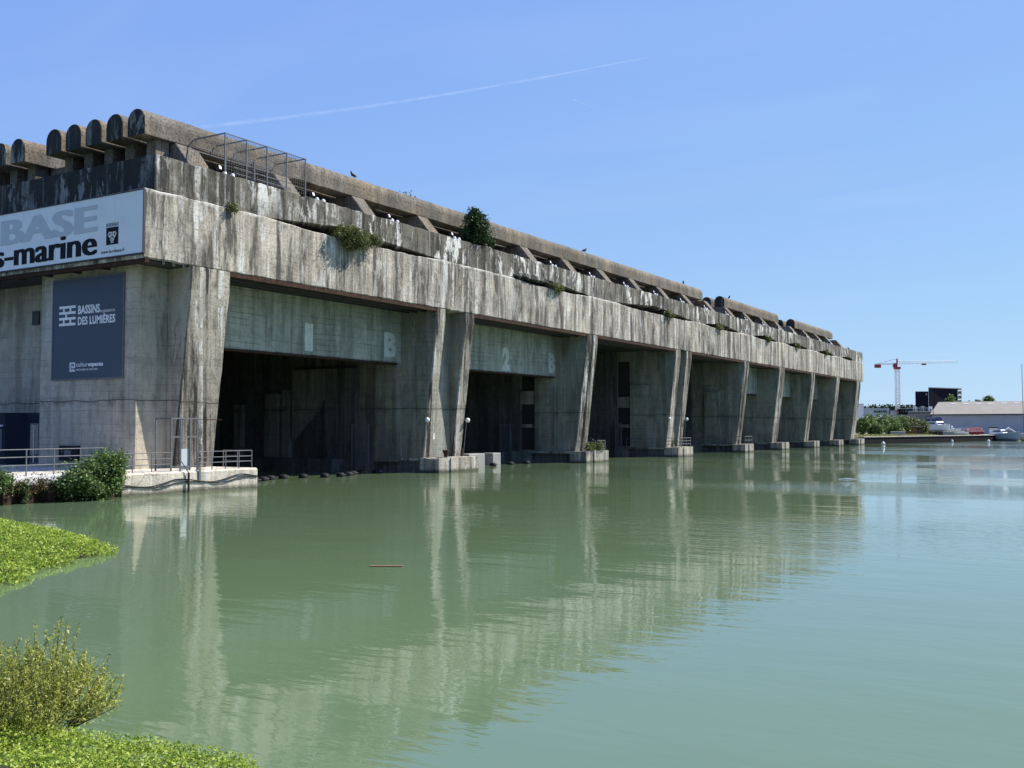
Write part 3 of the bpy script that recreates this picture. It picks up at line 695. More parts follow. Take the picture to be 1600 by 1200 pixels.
# ------------------------------------------------------------------ roof cage and roof lights
RC = empty('roof_cage', (-.3, 6.05, ZT), 'tall grey steel mesh cage on the roof edge near the corner', 'cage')
CY = [6.05, 8.0, 9.95, 11.9, 13.85]
for y in CY:
    MB().box(-.34, -.26, y - .04, y + .04, ZT - .02, 23.85).build('post', M['galvdull'], RC)
    MB().box(-3.35, -.345, y - .03, y + .03, 23.78, 23.85).build('rafter', M['galvdull'], RC)
MB().box(-.33, -.27, 6.095, 13.80, 23.79, 23.84).build('top_rail', M['galvdull'], RC)
for z in (21.3, 21.7, 22.1, 22.5, 22.9): MB().box(-1.66, -1.6, 8.1, 13.8, z, z + .06).build('bar', M['galvdull'], RC)
for z in (23.0, 23.3): MB().box(-3.30, -3.22, 6.1, 13.8, z, z + .08).build('bar', M['galvdull'], RC)
m_ = MB()
y = 6.2
while y < 13.8: m_.box(-.306, -.294, y - .006, y + .006, ZT + .02, 23.78); m_.box(-3.2, -.35, y - .006, y + .006, 23.80, 23.812); y += .22
for z in np.arange(21.2, 23.7, .22): m_.box(-.306, -.294, 6.1, 13.8, z - .006, z + .006)
tag(m_.build('wire_mesh', M['galvdull'], RC), kind='stuff')
for y in (7.2, 9.9): MB().box(-1.6, -1.5, y, y + .08, ZT, 22.9).build('upright', M['galvdull'], RC)

fb = MB(); fb.obox((0, 0, .42), (.17, 0, .06), (0, .14, 0), (-.06, 0, .17)); fbm = fb.mesh('lamp_housing'); fbm.materials.append(M['darksteel'])
fs_ = MB(); fs_.tube([(0, 0, 0), (0, 0, .32)], .035, 6); fsm = fs_.mesh('stem'); fsm.materials.append(M['darksteel'])
ff = MB(); ff.obox((.18, 0, .48), (.012, 0, .004), (0, .12, 0), (-.05, 0, .14)); ffm = ff.mesh('lens'); ffm.materials.append(M['white'])
dm = MB(); dm.lathe([(.16, 0), (.17, .08), (.14, .19), (.08, .25), (.02, .27)], n=10); dmm = dm.mesh('dome'); dmm.materials.append(M['white'])
for k, b in enumerate(BUT[:19]):
    if k == 4: continue
    t = empty('floodlight', (-.45, b + 1.15, ZT), '%s tilted floodlight from the near corner along the roof edge' % ORD[k], 'floodlight', 'floodlights along the roof edge')
    for nm, me in (('lamp_housing', fbm), ('stem', fsm), ('lens', ffm)):
        c = bpy.data.objects.new(nm, me); COL.objects.link(c); c.parent = t; c.scale = (.8, .8, .8)
    for j, dy in enumerate((1.6, 2.3)):
        o = bpy.data.objects.new('dome_lamp', dmm); COL.objects.link(o); o.location = (-.38, b + dy, ZT - .03)
        tag(o, 'white dome lamp on the roof edge, %s of the pair in the %s roof bay' % (('left', 'right')[j], ORD[k]), 'dome lamp', 'white dome lamps along the roof edge')
# pigeons on the roof
bd = MB(); bd.tube([(-.22, 0, .10), (-.08, 0, .16), (.08, 0, .20), (.15, 0, .27), (.19, 0, .34), (.25, 0, .34)], [.02, .08, .10, .06, .05, .01], 7)
bd.tube([(0, .03, 0), (0, .03, .12)], .012, 4); bd.tube([(0, -.03, 0), (0, -.03, .12)], .012, 4)
bdm = bd.mesh('bird'); bdm.materials.append(M['darksteel'])
for k, (x, y, z, lab) in enumerate(((-4.2, 23.9, 25.02, 'small dark bird standing on the beam above the hanging plant'), (-4.2, 66.5, 25.02, 'small dark bird standing on the long roof beam past its middle'), (-4.2, 98.5, 25.02, 'small dark bird near the far end of the long roof beam'), (-4.2, 118.5, 25.02, 'small dark bird on the second roof beam block'), (-.6, 186.5, 21.0, 'small dark bird at the far end of the roof slab'))):
    o = link('bird', bdm, None, None, True); o.location = (x, y, z); o.rotation_euler = (0, 0, jit(3)); o.scale = (1.5, 1.5, 1.5); tag(o, lab, 'bird', 'birds on the roof')

# ------------------------------------------------------------------ vegetation
def leaf_mesh(name, cen, size, up=0.5, aspect=.55, nrm=None):
    n_ = len(cen); d = RNG.normal(size=(n_, 3)); d[:, 2] += up * 2.0
    if nrm is not None: d = d * .55 + nrm
    d /= np.linalg.norm(d, axis=1)[:, None] + 1e-9
    t = RNG.normal(size=(n_, 3)); t -= (t*d).sum(1)[:, None] * d; t /= np.linalg.norm(t, axis=1)[:, None] + 1e-9
    b = np.cross(d, t); s = size * RNG.uniform(.6, 1.35, n_)[:, None]
    v = np.empty((n_, 4, 3)); v[:, 0] = cen - t*s; v[:, 1] = cen + b*s*aspect + d*s*.15; v[:, 2] = cen + t*s; v[:, 3] = cen - b*s*aspect + d*s*.15
    me = bpy.data.meshes.new(name); me.vertices.add(n_*4); me.vertices.foreach_set('co', v.ravel())
    me.loops.add(n_*4); me.loops.foreach_set('vertex_index', np.arange(n_*4, dtype=np.int32))
    me.polygons.add(n_); me.polygons.foreach_set('loop_start', np.arange(0, n_*4, 4, dtype=np.int32)); me.polygons.foreach_set('loop_total', np.full(n_, 4, dtype=np.int32))
    me.update(calc_edges=True); return me
def clumps(c, rad, n_clump, per, spread, shell=.75, zmin=None):
    out = []
    for i in range(n_clump):
        d = RNG.normal(size=3); d /= np.linalg.norm(d); rr = shell + (1 - shell) * RNG.random() if RNG.random() < .8 else RNG.random()
        cc = np.array(c) + d * np.array(rad) * rr * RNG.uniform(.75, 1.08)
        p = cc + RNG.normal(size=(per, 3)) * spread * RNG.uniform(.6, 1.3)
        out.append(p)
    out = np.concatenate(out)
    if zmin is not None: out[:, 2] = np.maximum(out[:, 2], zmin + RNG.random(len(out)) * .05)
    return out
def shrub(name, label, cat, c, rad, n_clump, per, spread, size, mat, group=None, stems=4, up=.5, shell=.7, zmin=None, aspect=.55, base=None, extra=None):
    c = tuple(c); b = base or (c[0], c[1], c[2] - rad[2])
    t = empty(name, b, label, cat, group)
    pts = clumps(c, rad, n_clump, per, spread, shell, zmin)
    if extra is not None: pts = np.concatenate([pts, extra])
    link('foliage', leaf_mesh('foliage', pts, size, up, aspect), M[mat], t)
    m_ = MB()
    for i in range(stems):
        a = i * 2.4; e = Vector((c[0] + math.cos(a)*rad[0]*.55, c[1] + math.sin(a)*rad[1]*.55, c[2] + rad[2]*random.uniform(.0, .5)))
        p0 = Vector(b); mid = p0.lerp(e, .5) + Vector((jit(.1), jit(.1), .08))
        rs = max(.012, min(rad) * .045); m_.tube([p0, mid, e], [rs, rs*.7, rs*.3], 5)
    m_.build('stem', M['bark'], t); return t
# big bramble against the quay
t = shrub('bramble_bush', 'large leafy green bush hanging over the quay edge at the waterline', 'bush', (2.75, -5.9, 1.0), (.95, 2.2, 1.15), 95, 75, .22, .085, 'lf_bush', zmin=.04, shell=.75,
          extra=clumps((2.6, -4.7, 1.9), (.7, 1.1, .85), 45, 70, .2, .7))
shrub('ivy_clump', 'green ivy clump spilling over the sheet piling at the left frame edge', 'bush', (2.2, -11.0, 1.15), (.45, .9, .55), 26, 60, .17, .075, 'lf_bush', zmin=.1, extra=clumps((2.3, -9.6, .55), (.1, .12, .6), 14, 25, .08, .5, .05))
shrub('dry_bramble', 'dry brown bramble over the sheet piling left of the green bush', 'bush', (2.1, -9.3, 1.0), (.4, 1.5, .38), 34, 60, .16, .06, 'lf_dry', stems=6)
# plants on the bunker
shrub('roof_shrub', 'dense dark evergreen shrub growing on the roof edge', 'shrub', (-.75, 37.7, 22.45), (1.15, 1.75, 1.55), 110, 90, .24, .10, 'lf_dark', shell=.75, base=(-.75, 37.7, 20.9), zmin=21.02, extra=np.concatenate([clumps((-.75, 37.6, 23.6), (.65, .95, .75), 30, 70, .18, .7), clumps((-.8, 37.3, 24.1), (.3, .55, .55), 14, 40, .12, .6), clumps((-.3, 39.3, 21.6), (.4, .8, .4), 12, 40, .16, .6)]))
shrub('hanging_plant', 'broad olive plant hanging from the slot above the first pen', 'plant', (.45, 18.9, 18.75), (.65, 2.9, .62), 80, 75, .2, .075, 'lf_hang', base=(-.2, 18.8, 18.6), extra=clumps((.5, 18.6, 18.1), (.5, 1.3, .55), 30, 70, .17, .6))
shrub('ledge_plant', 'tiny yellow green plant on the joint near the corner', 'plant', (.18, 6.35, 18.75), (.22, .5, .25), 12, 50, .1, .06, 'lf_hang', base=(-.05, 6.35, 18.6))
shrub('slot_plant', 'small plant with orange tips in the slot above the second pen', 'plant', (.2, 51.6, 18.75), (.35, 1.3, .45), 24, 60, .15, .08, 'lf_hang', base=(-.1, 51.6, 18.5))
for k, (y, lab) in enumerate(((82.5, 'third'), (101.5, 'fourth'), (126.0, 'fifth'), (143.5, 'sixth'), (164.5, 'seventh'))):
    shrub('slot_plant', 'small green plant in the slot above the %s pen from the corner' % lab, 'plant', (.1, y, 18.85), (.35, 1.3, .42), 20, 45, .16, .10, 'lf_hang', base=(-.1, y, 18.5), group='plants in the roof slots')
shrub('beam_plant', 'sprig of leaves growing on top of the long roof beam', 'plant', (-6.6, 34.5, 25.3), (.5, 2.3, .5), 22, 22, .25, .12, 'lf_far', base=(-6.6, 34.5, 24.8))
shrub('platform_plant', 'leafy plant spreading over the second pier platform', 'plant', (.2, 60.0, 1.75), (.5, 2.0, .45), 30, 30, .25, .14, 'lf_hang', base=(0, 60, 1.3), aspect=.3)
shrub('platform_weed', 'small dark weed between the ribs of the third pier', 'plant', (-1.3, 88.0, 1.9), (.25, .5, .5), 12, 30, .15, .08, 'lf_dark', base=(-1.3, 88, 1.3))

# floating mats of water primrose
def inside(poly, p):
    x, y = p[:, 0], p[:, 1]; r = np.zeros(len(p), bool); n_ = len(poly)
    for i in range(n_):
        (x0, y0), (x1, y1) = poly[i], poly[(i+1) % n_]
        c = ((y0 > y) != (y1 > y)) & (x < (x1-x0)*(y-y0)/(y1-y0+1e-12)+x0); r ^= c
    return r
def edge_dist(poly, p):
    d = np.full(len(p), 1e9); n_ = len(poly)
    for i in range(n_):
        a = np.array(poly[i]); b = np.array(poly[(i+1) % n_]); ab = b-a; t = np.clip(((p-a)@ab)/(ab@ab), 0, 1)
        d = np.minimum(d, np.linalg.norm(p - (a + t[:, None]*ab), axis=1))
    return d
def vnoise(p, s, seed):
    r = np.random.default_rng(seed); out = np.zeros(len(p))
    for k in range(6):
        a = r.uniform(0, 6.28); f = s * r.uniform(.6, 2.2); ph = r.uniform(0, 6.28)
        out += np.sin((p[:, 0]*math.cos(a) + p[:, 1]*math.sin(a))*f + ph)
    return out / 6
def mat_plants(name, label, poly, n_, size, hmax, slope, near=False, kind=None):
    poly = np.array(poly); mn, mx_ = poly.min(0), poly.max(0)
    p = RNG.uniform(mn, mx_, (int(n_*2.2), 2)); d = edge_dist(poly, p); ins = inside(poly, p)
    wob = (.5 if hmax*slope > .4 else .22) * (vnoise(p, 2.2, 5) + .6*vnoise(p, 7.0, 6))
    keep = (ins & (d > .1 + wob)) | (~ins & (d < -wob) & (RNG.random(len(p)) < .55)); p = p[keep][:n_]; d = np.where(ins, d, 0)[keep][:n_]
    z = hmax * (1 - np.exp(-d / slope)) * (1 + .5*vnoise(p, 1.6, 3) + .4*vnoise(p, 5, 4)) + RNG.random(len(p))**3 * .16 + .015
    t = empty(name, (float(p[:, 0].mean()), float(p[:, 1].mean()), 0), label, 'water plants')
    link('foliage', leaf_mesh('foliage', np.column_stack([p, z]), size, .55, .5), M['lf_mat'], t)
    dd = RNG.random(len(p)) < .05; link('dead_leaves', leaf_mesh('dead_leaves', np.column_stack([p, z*.9])[dd], size*1.1, .5, .4), M['lf_dry'], t)
    # stem bed under the leaves
    N = 40; gx = np.linspace(mn[0], mx_[0], N); gy = np.linspace(mn[1], mx_[1], N); G = np.array([(a, b) for b in gy for a in gx])
    gi = inside(poly, G); gd = edge_dist(poly, G); gz = np.where(gi, hmax*(1 - np.exp(-gd/slope))*(1 + .5*vnoise(G, 1.6, 3)) - .12, -.15)
    m_ = MB(); m_.add([(*G[i], gz[i]) for i in range(len(G))], [(j*N+i, j*N+i+1, (j+1)*N+i+1, (j+1)*N+i) for j in range(N-1) for i in range(N-1) if gi[j*N+i] or gi[(j+1)*N+i+1]])
    m_.build('stem_bed', M['soil'], t, True, fix=False); return t
mat_plants('water_primrose', 'bright green floating water plant mat at the left frame edge', [(6, -15.5), (12, -16.6), (18.4, -18.2), (22.3, -19.6), (23.9, -20.6), (24.3, -21.6), (25.4, -23.8), (27.6, -26.7), (29, -31), (18, -38), (2, -30)], 200000, .045, .42, 1.2)
# near bank, camera side
def bank_h(X, Y):
    sh = -33.9 - max(0, X - 42.5) * .9          # shoreline
    d = sh - Y
    return -.5 if d < -1 else max(-.5, min(2.3, d * .42))
N = 36; m_ = MB(); vs = []
for j in range(N):
    for i in range(N):
        X = 24 + 60 * i / (N-1); Y = -70 + 38 * j / (N-1); vs.append((X, Y, bank_h(X, Y)))
m_.add(vs, [(j*N+i, j*N+i+1, (j+1)*N+i+1, (j+1)*N+i) for j in range(N-1) for i in range(N-1)])
tag(m_.build('bank', M['soil'], None, True, fix=False), kind='structure')
mat_plants('water_primrose', 'bright green leafy mat along the near bank at the bottom left corner', [(35.5, -33.6), (38, -33.3), (40.2, -33.2), (41.6, -32.75), (42.6, -32.75), (43.25, -33.2), (43.7, -34.2), (43.5, -36.5), (36, -38)], 75000, .022, .40, .7)
# olive bush on the near bank
bc = spot(42, 1100, 12.9)
def sprig_pts():
    out = []; t = MB(); base = Vector((bc.x, bc.y, .1))
    for i in range(250):
        a = RNG.uniform(0, 6.28); r0 = math.sqrt(RNG.random()); X = math.cos(a)*r0; Y = math.sin(a)*r0
        hz = .26 + (1.10 - .68*r0*r0) * RNG.uniform(.62, 1.0) * (1.28 if RNG.random() < .14 else 1.0)
        top = Vector((bc.x + X*1.22, bc.y + Y*1.12, hz))
        b = base + Vector((X*.62, Y*.62, .05)); mid = b.lerp(top, .5) + Vector((X*.16 + RNG.normal()*.07, Y*.16 + RNG.normal()*.07, 0)); top += Vector((RNG.normal()*.10, RNG.normal()*.10, 0))
        t.tube([b, mid, top], [.008, .005, .002], 4)
        for k in range(90):
            u = RNG.uniform(.08, 1.0) ** .8; q = b.lerp(mid, u/.5) if u < .5 else mid.lerp(top, (u-.5)/.5)
            w_ = .012 + .06 * (1.0 - u); out.append((q.x + RNG.normal()*w_, q.y + RNG.normal()*w_, max(.08, q.z + RNG.normal()*.035)))
    return np.array(out), t
sp_, tw = sprig_pts()
OB = empty('olive_bush', (bc.x, bc.y, .05), 'yellow olive twiggy bush on the near bank in the bottom left corner', 'bush')
link('foliage', leaf_mesh('foliage', sp_, .027, .5, .30), M['lf_olive'], OB); tw.build('twig', M['bark'], OB)

# floating plank, white scrap and buoys
m_ = MB(); a = Vector((32.6, -18.65, .02)); b = Vector((33.4, -18.15, .02)); d = (b - a).normalized(); m_.obox((a + b)/2, (b - a)/2, Vector((-d.y, d.x, 0))*.08, (0, 0, .006)); tag(m_.build('driftwood', M['wood']), 'reddish brown plank floating in the middle of the dock', 'plank')
m_ = MB(); m_.tube([(32.4, 37.4, .01), (32.9, 37.7, .05), (33.6, 38.1, .01)], [.03, .06, .02], 6); tag(m_.build('foam_scrap', M['white']), 'white foam scrap floating far out on the water', 'scrap')
by = MB(); by.lathe([(.02, -.2), (.34, -.12), (.45, .18), (.36, .5), (.12, .66), (.07, .74), (.02, .76)], n=14); bym = by.mesh('buoy'); bym.materials.append(M['white'])
for (x, y, sc, lab) in ((4.9, 194.0, 1.0, 'white round buoy nearest the bunker corner'), (11.8, 247.5, .85, 'white round buoy below the motor yacht'), (20.3, 250.5, .9, 'white round buoy below the red boats')):
    o = link('buoy', bym, None, None, True); o.location = (x, y, 0); o.scale = (sc, sc, sc); tag(o, lab, 'buoy', 'mooring buoys')

# ------------------------------------------------------------------ far shore
def gspot(x, Z):          # a point on the far ground at image column x and depth Z
    p = spot(x, 640, Z); return Vector((p.x, p.y, GZ))
def zat(y, Z): return spot(800, y, Z).z
def fbox(m_, x0, x1, yt, yb, Z, depth, Z1=None):      # upright block seen square-on
    Z1 = Z1 or Z; a, b = gspot(x0, Z), gspot(x1, Z1); z1 = zat(yt, Z); z0 = max(zat(yb, Z), GZ - .3) if yb else GZ - .3
    f = ((a + b) / 2 - CAM_POS); f.z = 0; f = f.normalized() * depth
    pl = [a, b, b + f, a + f]; m_.loft([[(p.x, p.y, z0) for p in pl], [(p.x, p.y, z1) for p in pl]]); return m_
# warehouse
WZ = 335
WH = empty('warehouse', gspot(1530, WZ), 'long low warehouse with pale blue grey wall and tan sheet roof', 'warehouse')
a, b = gspot(1456, 345), gspot(1720, 318); f = a - CAM_POS; f.z = 0; f = f.normalized(); e = (b - a).normalized()
zw, zr = zat(647, 340), zat(627, 345)
m_ = MB(); m_.loft([[(p.x, p.y, z) for p in (a, b, b + f*30, a + f*30)] for z in (GZ - .2, zw)]); m_.build('wall', M['lilac'], WH)
m_ = MB(); h0, h1 = .35, 13.0; o_ = e * .6; r0 = a - o_ - f*.6; r1 = b + o_ - f*.6
m_.loft([[tuple(r0.xy) + (zw + .02,), tuple((a - o_ + f*30.6).xy) + (zw + .02,), tuple((a + e*2.2 + f*17).xy) + (zr,), tuple((a + e*2.2 + f*13).xy) + (zr,)], [tuple(r1.xy) + (zw + .02,), tuple((b + o_ + f*30.6).xy) + (zw + .02,), tuple((b + f*17).xy) + (zr,), tuple((b + f*13).xy) + (zr,)]])
rf = m_.build('roof', M['tan'], WH)
for k in range(14):
    q = a + e*(7 + k*4.0) + f*10.6; zc = zw + (zr - zw) * .80; m_ = MB(); sl_ = (f*13.6 + Vector((0, 0, zr - zw))).normalized()
    m_.obox((q.x, q.y, zc + .12), e*.95, sl_*.45, Vector((0, 0, .08))); m_.build('skylight', M['lightgrey'], rf)
m_ = MB(); p0 = a - f*.75 + Vector((0, 0, zw - .25 - GZ)); p1 = b - f*.75 + Vector((0, 0, zw - .25 - GZ)); m_.tube([p0, p1], .14, 6); m_.build('gutter', M['darksteel'], rf)
# low tan yard wall
m_ = MB(); fbox(m_, 1386, 1456, 648, None, 352, .6); tag(m_.build('yard_wall', M['tan']), 'low tan wall running from the bushes to the warehouse', 'wall')
# black apartment block
BB = empty('black_building', gspot(1466, 440), 'black clad apartment block with open balconies on its right end', 'building')
m_ = MB(); fbox(m_, 1430.5, 1451, 611.5, None, 440, 16); m_.build('wing', M['blackclad'], BB)
m_ = MB(); fbox(m_, 1451.2, 1497, 606, None, 440, 18, 452); m_.build('wall', M['blackclad'], BB)
for k in range(4):
    m_ = MB(); fbox(m_, 1497.2, 1503, 607.5 + k*7.0, 608.6 + k*7.0, 452, 9); m_.build('balcony_slab', M['lightgrey'], BB)
    if k: m_ = MB(); fbox(m_, 1497.3, 1502.8, 604.2 + k*7.0, 607.4 + k*7.0, 451.5, .3); m_.build('balcony_rail', M['galvdull'], BB)
m_ = MB(); fbox(m_, 1502.3, 1503, 608, None, 451, .4); m_.build('balcony_post', M['lightgrey'], BB)
m_ = MB(); fbox(m_, 1451, 1503.2, 604.6, 605.9, 440, 18, 452); m_.build('roof_edge', M['lightgrey'], BB)
for (x, y) in ((1447, 615),):
    m_ = MB(); fbox(m_, x, x + 1.6, y, y + 2.2, 439.6, .3); m_.build('window', M['lightgrey'], BB)
# other far buildings
def building(name, label, x0, x1, yt, Z, depth, mat, win=()):
    t = empty(name, gspot((x0 + x1)/2, Z), label, 'building')
    m_ = MB(); fbox(m_, x0, x1, yt, None, Z, depth); m_.build('wall', M[mat], t)
    m_ = MB(); fbox(m_, x0 - .4, x1 + .4, yt - .7, yt - .02, Z - .4, depth + .8); m_.build('roof', M['lightgrey'], t)
    for (a_, b_, c_, d_) in win: m_ = MB(); fbox(m_, a_, b_, c_, d_, Z - .3, .28); m_.build('window', M['glass'], t)
building('white_house', 'small white flat roofed house beside the bunker far corner', 1334, 1349.5, 631.5, 420, 14, 'white', ((1352.2, 1353.5, 634, 637),))
building('grey_hall', 'low grey hall behind the green bushes', 1349.8, 1389, 638.5, 430, 18, 'lightgrey', [(1366 + 3.4*k, 1368.4 + 3.4*k, 641.5, 644.5) for k in range(6)])
building('white_shed', 'small white shed roof beside the crane foot', 1391, 1401, 642, 425, 10, 'white')
for k in range(5):
    building('site_cabin', '%s stacked site cabin from the left between crane and black block' % ORD[k], 1426.5 + k*6.2, 1432 + k*6.2, 635.5 + (k % 2)*1.5, 400 + (k % 2)*3, 5, ('lightgrey', 'white', 'concblock')[k % 3], ((1428 + k*6.2, 1430.5 + k*6.2, 639, 641.5),))
building('dark_frame_building', 'dark unfinished concrete frame behind the crane foot', 1404, 1426, 639, 415, 10, 'blackclad', [(1406 + 4*k, 1408.4 + 4*k, 641, 644.5) for k in range(5)])
building('long_low_store', 'long dark low store below the site cabins', 1419, 1457, 643, 395, 6, 'concblock', [(1421 + 4.5*k, 1424 + 4.5*k, 644.3, 647) for k in range(8)])
# tower crane
CZ = 455; TC = empty('tower_crane', gspot(1402.5, CZ), 'red and white tower crane with a long pale jib', 'crane')
cb = gspot(1402.8, CZ); px = CZ / FPX; ex = RT; zt_ = zat(576, CZ); zj = zat(568.5, CZ)
def lattice(m_, p, q, wv, hv, n_, r_):
    p, q, wv, hv = map(Vector, (p, q, wv, hv)); cs = [wv + hv, wv - hv, -wv - hv, -wv + hv]
    for c_ in cs: m_.tube([p + c_, q + c_], r_, 4)
    for i in range(n_):
        a_ = p.lerp(q, i/n_); b_ = p.lerp(q, (i+1)/n_)
        for j in range(4):
            m_.tube([a_ + cs[j], b_ + cs[(j+1) % 4]], r_*.7, 4)
            m_.tube([b_ + cs[j], b_ + cs[(j+1) % 4]], r_*.6, 4)
m_ = MB(); lattice(m_, (cb.x, cb.y, zat(641, CZ)), (cb.x, cb.y, zt_), ex*.75, Vector((-ex.y, ex.x, 0))*.75, 14, .13); m_.build('mast', M['white'], TC)
m_ = MB(); lattice(m_, (cb.x, cb.y, GZ), (cb.x, cb.y, zat(641, CZ)), ex*.85, Vector((-ex.y, ex.x, 0))*.85, 4, .2); m_.build('mast_foot', M['redsteel'], TC)
m_ = MB(); m_.obox((cb.x, cb.y, zt_ + .3), ex*1.2, Vector((-ex.y, ex.x, 0))*1.2, (0, 0, .5)); m_.obox((cb.x - ex.x*.9, cb.y - ex.y*.9, zt_ + 1.6), ex*.8, Vector((-ex.y, ex.x, 0))*.8, (0, 0, .9)); m_.build('cab', M['redsteel'], TC)
m_ = MB(); jl = Vector((cb.x, cb.y, zj)) ; jr = Vector((*gspot(1496, CZ).xy, zat(566.2, CZ)))
m_.tube([jl + Vector((0, 0, 0)), jr], .17, 5); m_.tube([jl + Vector((0, 0, 1.5)), jr + Vector((0, 0, .9))], .10, 4)
for i in range(23): p = jl.lerp(jr, i/22); q = jl.lerp(jr, (i+.5)/22); m_.tube([p, q + Vector((0, 0, 1.4 - .5*i/22))], .06, 4); m_.tube([q + Vector((0, 0, 1.4 - .5*i/22)), jl.lerp(jr, min(1, (i+1)/22))], .06, 4)
m_.build('jib', M['white'], TC)
m_ = MB(); cl = Vector((*gspot(1369, CZ).xy, zj - .1)); m_.obox((jl + cl)/2, (cl - jl)/2, Vector((-ex.y, ex.x, 0))*.6, (0, 0, .22)); m_.build('counter_jib', M['white'], TC)
m_ = MB(); m_.obox(cl + Vector((0, 0, -.9)) + ex*1.0, ex*1.3, Vector((-ex.y, ex.x, 0))*.6, (0, 0, .75)); m_.build('counterweight', M['redsteel'], TC)
m_ = MB(); m_.tube([jl + Vector((0, 0, 0)), jl + Vector((0, 0, 2.4))], .35, 6); m_.tube([jl + Vector((0, 0, 2.4)), cl], .06, 4); m_.build('apex', M['redsteel'], TC)
m_ = MB(); tr_ = jl.lerp(jr, .45); m_.obox(tr_ + Vector((0, 0, -.5)), ex*.9, Vector((-ex.y, ex.x, 0))*.5, (0, 0, .3)); m_.build('trolley', M['redsteel'], TC)

# far bushes and trees
for k, (x, yt, wd, Z, c_) in enumerate(((1347, 651, 10, 262, 'lf_far'), (1360, 646, 11, 268, 'lf_far'), (1375, 646, 12, 272, 'lf_far'), (1391, 648, 11, 276, 'lf_far'), (1407, 650, 12, 280, 'lf_far'), (1423, 651, 11, 284, 'lf_hang'), (1438, 655, 12, 290, 'lf_hang'), (1368, 662, 12, 262, 'lf_far'), (1398, 663, 12, 268, 'lf_far'))):
    g = gspot(x, Z); zt2 = zat(yt, Z); hh = (zt2 - GZ) / 2; ww = wd * Z / FPX
    shrub('bank_bush', '%s green bush from the left on the far bank beside the bunker' % ORD[k] if k < 7 else '%s low front bush on the far bank' % ('left' if k == 7 else 'right'), 'bush', (g.x, g.y, GZ + hh), (ww, ww, hh), 60, 45, .42, .23, c_, group='bushes on the far bank', zmin=GZ)
for k, (x, yt, wd, Z, lab) in enumerate(((1487, 621, 7.5, 400, 'rounded green tree in front of the black block'), (1545, 620, 6, 420, 'pale green tree behind the warehouse roof'), (1528, 627.5, 7, 425, 'low dark tree just left of the pale tree behind the warehouse'), (1513, 629.5, 6, 425, 'dark bush top behind the warehouse ridge'))):
    g = gspot(x, Z); zt2 = zat(yt, Z); hh = (zt2 - GZ); ww = wd * Z / FPX
    shrub('tree', lab, 'tree', (g.x, g.y, zt2 - ww*1.0), (ww, ww, ww*1.1), 55, 45, .5, .3, 'lf_far' if k < 2 else 'lf_dark', base=(g.x, g.y, GZ), stems=5)
cen = []
for i in range(90):
    x = 1352 + i * .98; g = gspot(x, 620); hgt = zat(634.5 + 2.2*math.sin(i*.5) + jit(1.2), 620)
    cen.append(np.array([g.x, g.y, 0]) + np.column_stack([RNG.normal(size=60)*1.5, RNG.normal(size=60)*1.5, GZ + RNG.random(60) * (hgt - GZ)]))
tag(link('distant_wood', leaf_mesh('distant_wood', np.concatenate(cen), .9), M['lf_dark']), 'thin line of distant trees behind the crane foot', 'trees', kind='stuff')
# grass along the far bank
gp = []
for i in range(5000):
    t_ = RNG.random(); q = QA + QD * (2 + 45 * t_); off = -RNG.uniform(2, 9); gp.append((q.x + nrm.x*off, q.y + nrm.y*off, GZ + RNG.random()*.5))
M['lf_grass'] = foliage('dry_grass', (.16, .17, .05), (.24, .24, .08), (.32, .30, .085), .3)
tag(link('grass', leaf_mesh('grass', np.array(gp), .22, .1, .3), M['lf_grass']), 'pale dry grass on the far bank', 'grass', kind='stuff')

# far quay furniture
def block(label, x0, x1, yt, Z, mat='concblock', dep=2.0, name='concrete_block', cat='block'):
    m_ = MB(); fbox(m_, x0, x1, yt, None, Z, dep); o = m_.build(name, M[mat]); bevel(o, .08); return tag(o, label, cat)
block('long grey concrete block on the far quay by the bushes', 1390.5, 1413.5, 674, 256)
block('grey concrete block below the motor yacht', 1472.5, 1490.5, 674, 292)
SH = empty('boat_shed', gspot(1428, 280), 'open brown wooden shed on the far quay', 'shed')
m_ = MB(); fbox(m_, 1415.5, 1431.5, 667, None, 280, 4); m_.build('wall', M['woodbrown'], SH)
m_ = MB(); fbox(m_, 1414.5, 1442, 665.6, 666.9, 279.5, 5); m_.build('roof', M['tan'], SH)
for x in (1436, 1441): m_ = MB(); fbox(m_, x, x + .8, 667, None, 279.8, .3); m_.build('post', M['woodbrown'], SH)
m_ = MB(); fbox(m_, 1432, 1440, 668, None, 283, .5); m_.build('back_panel', M['darksteel'], SH)
m_ = MB(); g = gspot(1381, 250); m_.tube([g, g + Vector((0, 0, .7))], [.12, .1], 8); m_.tube([g + Vector((.0, 0, .7)), g + Vector((.1, 0, 1.1))], [.2, .06], 8); tag(m_.build('mooring_post', M['white']), 'small white mooring post on the far quay edge by the bushes', 'post')

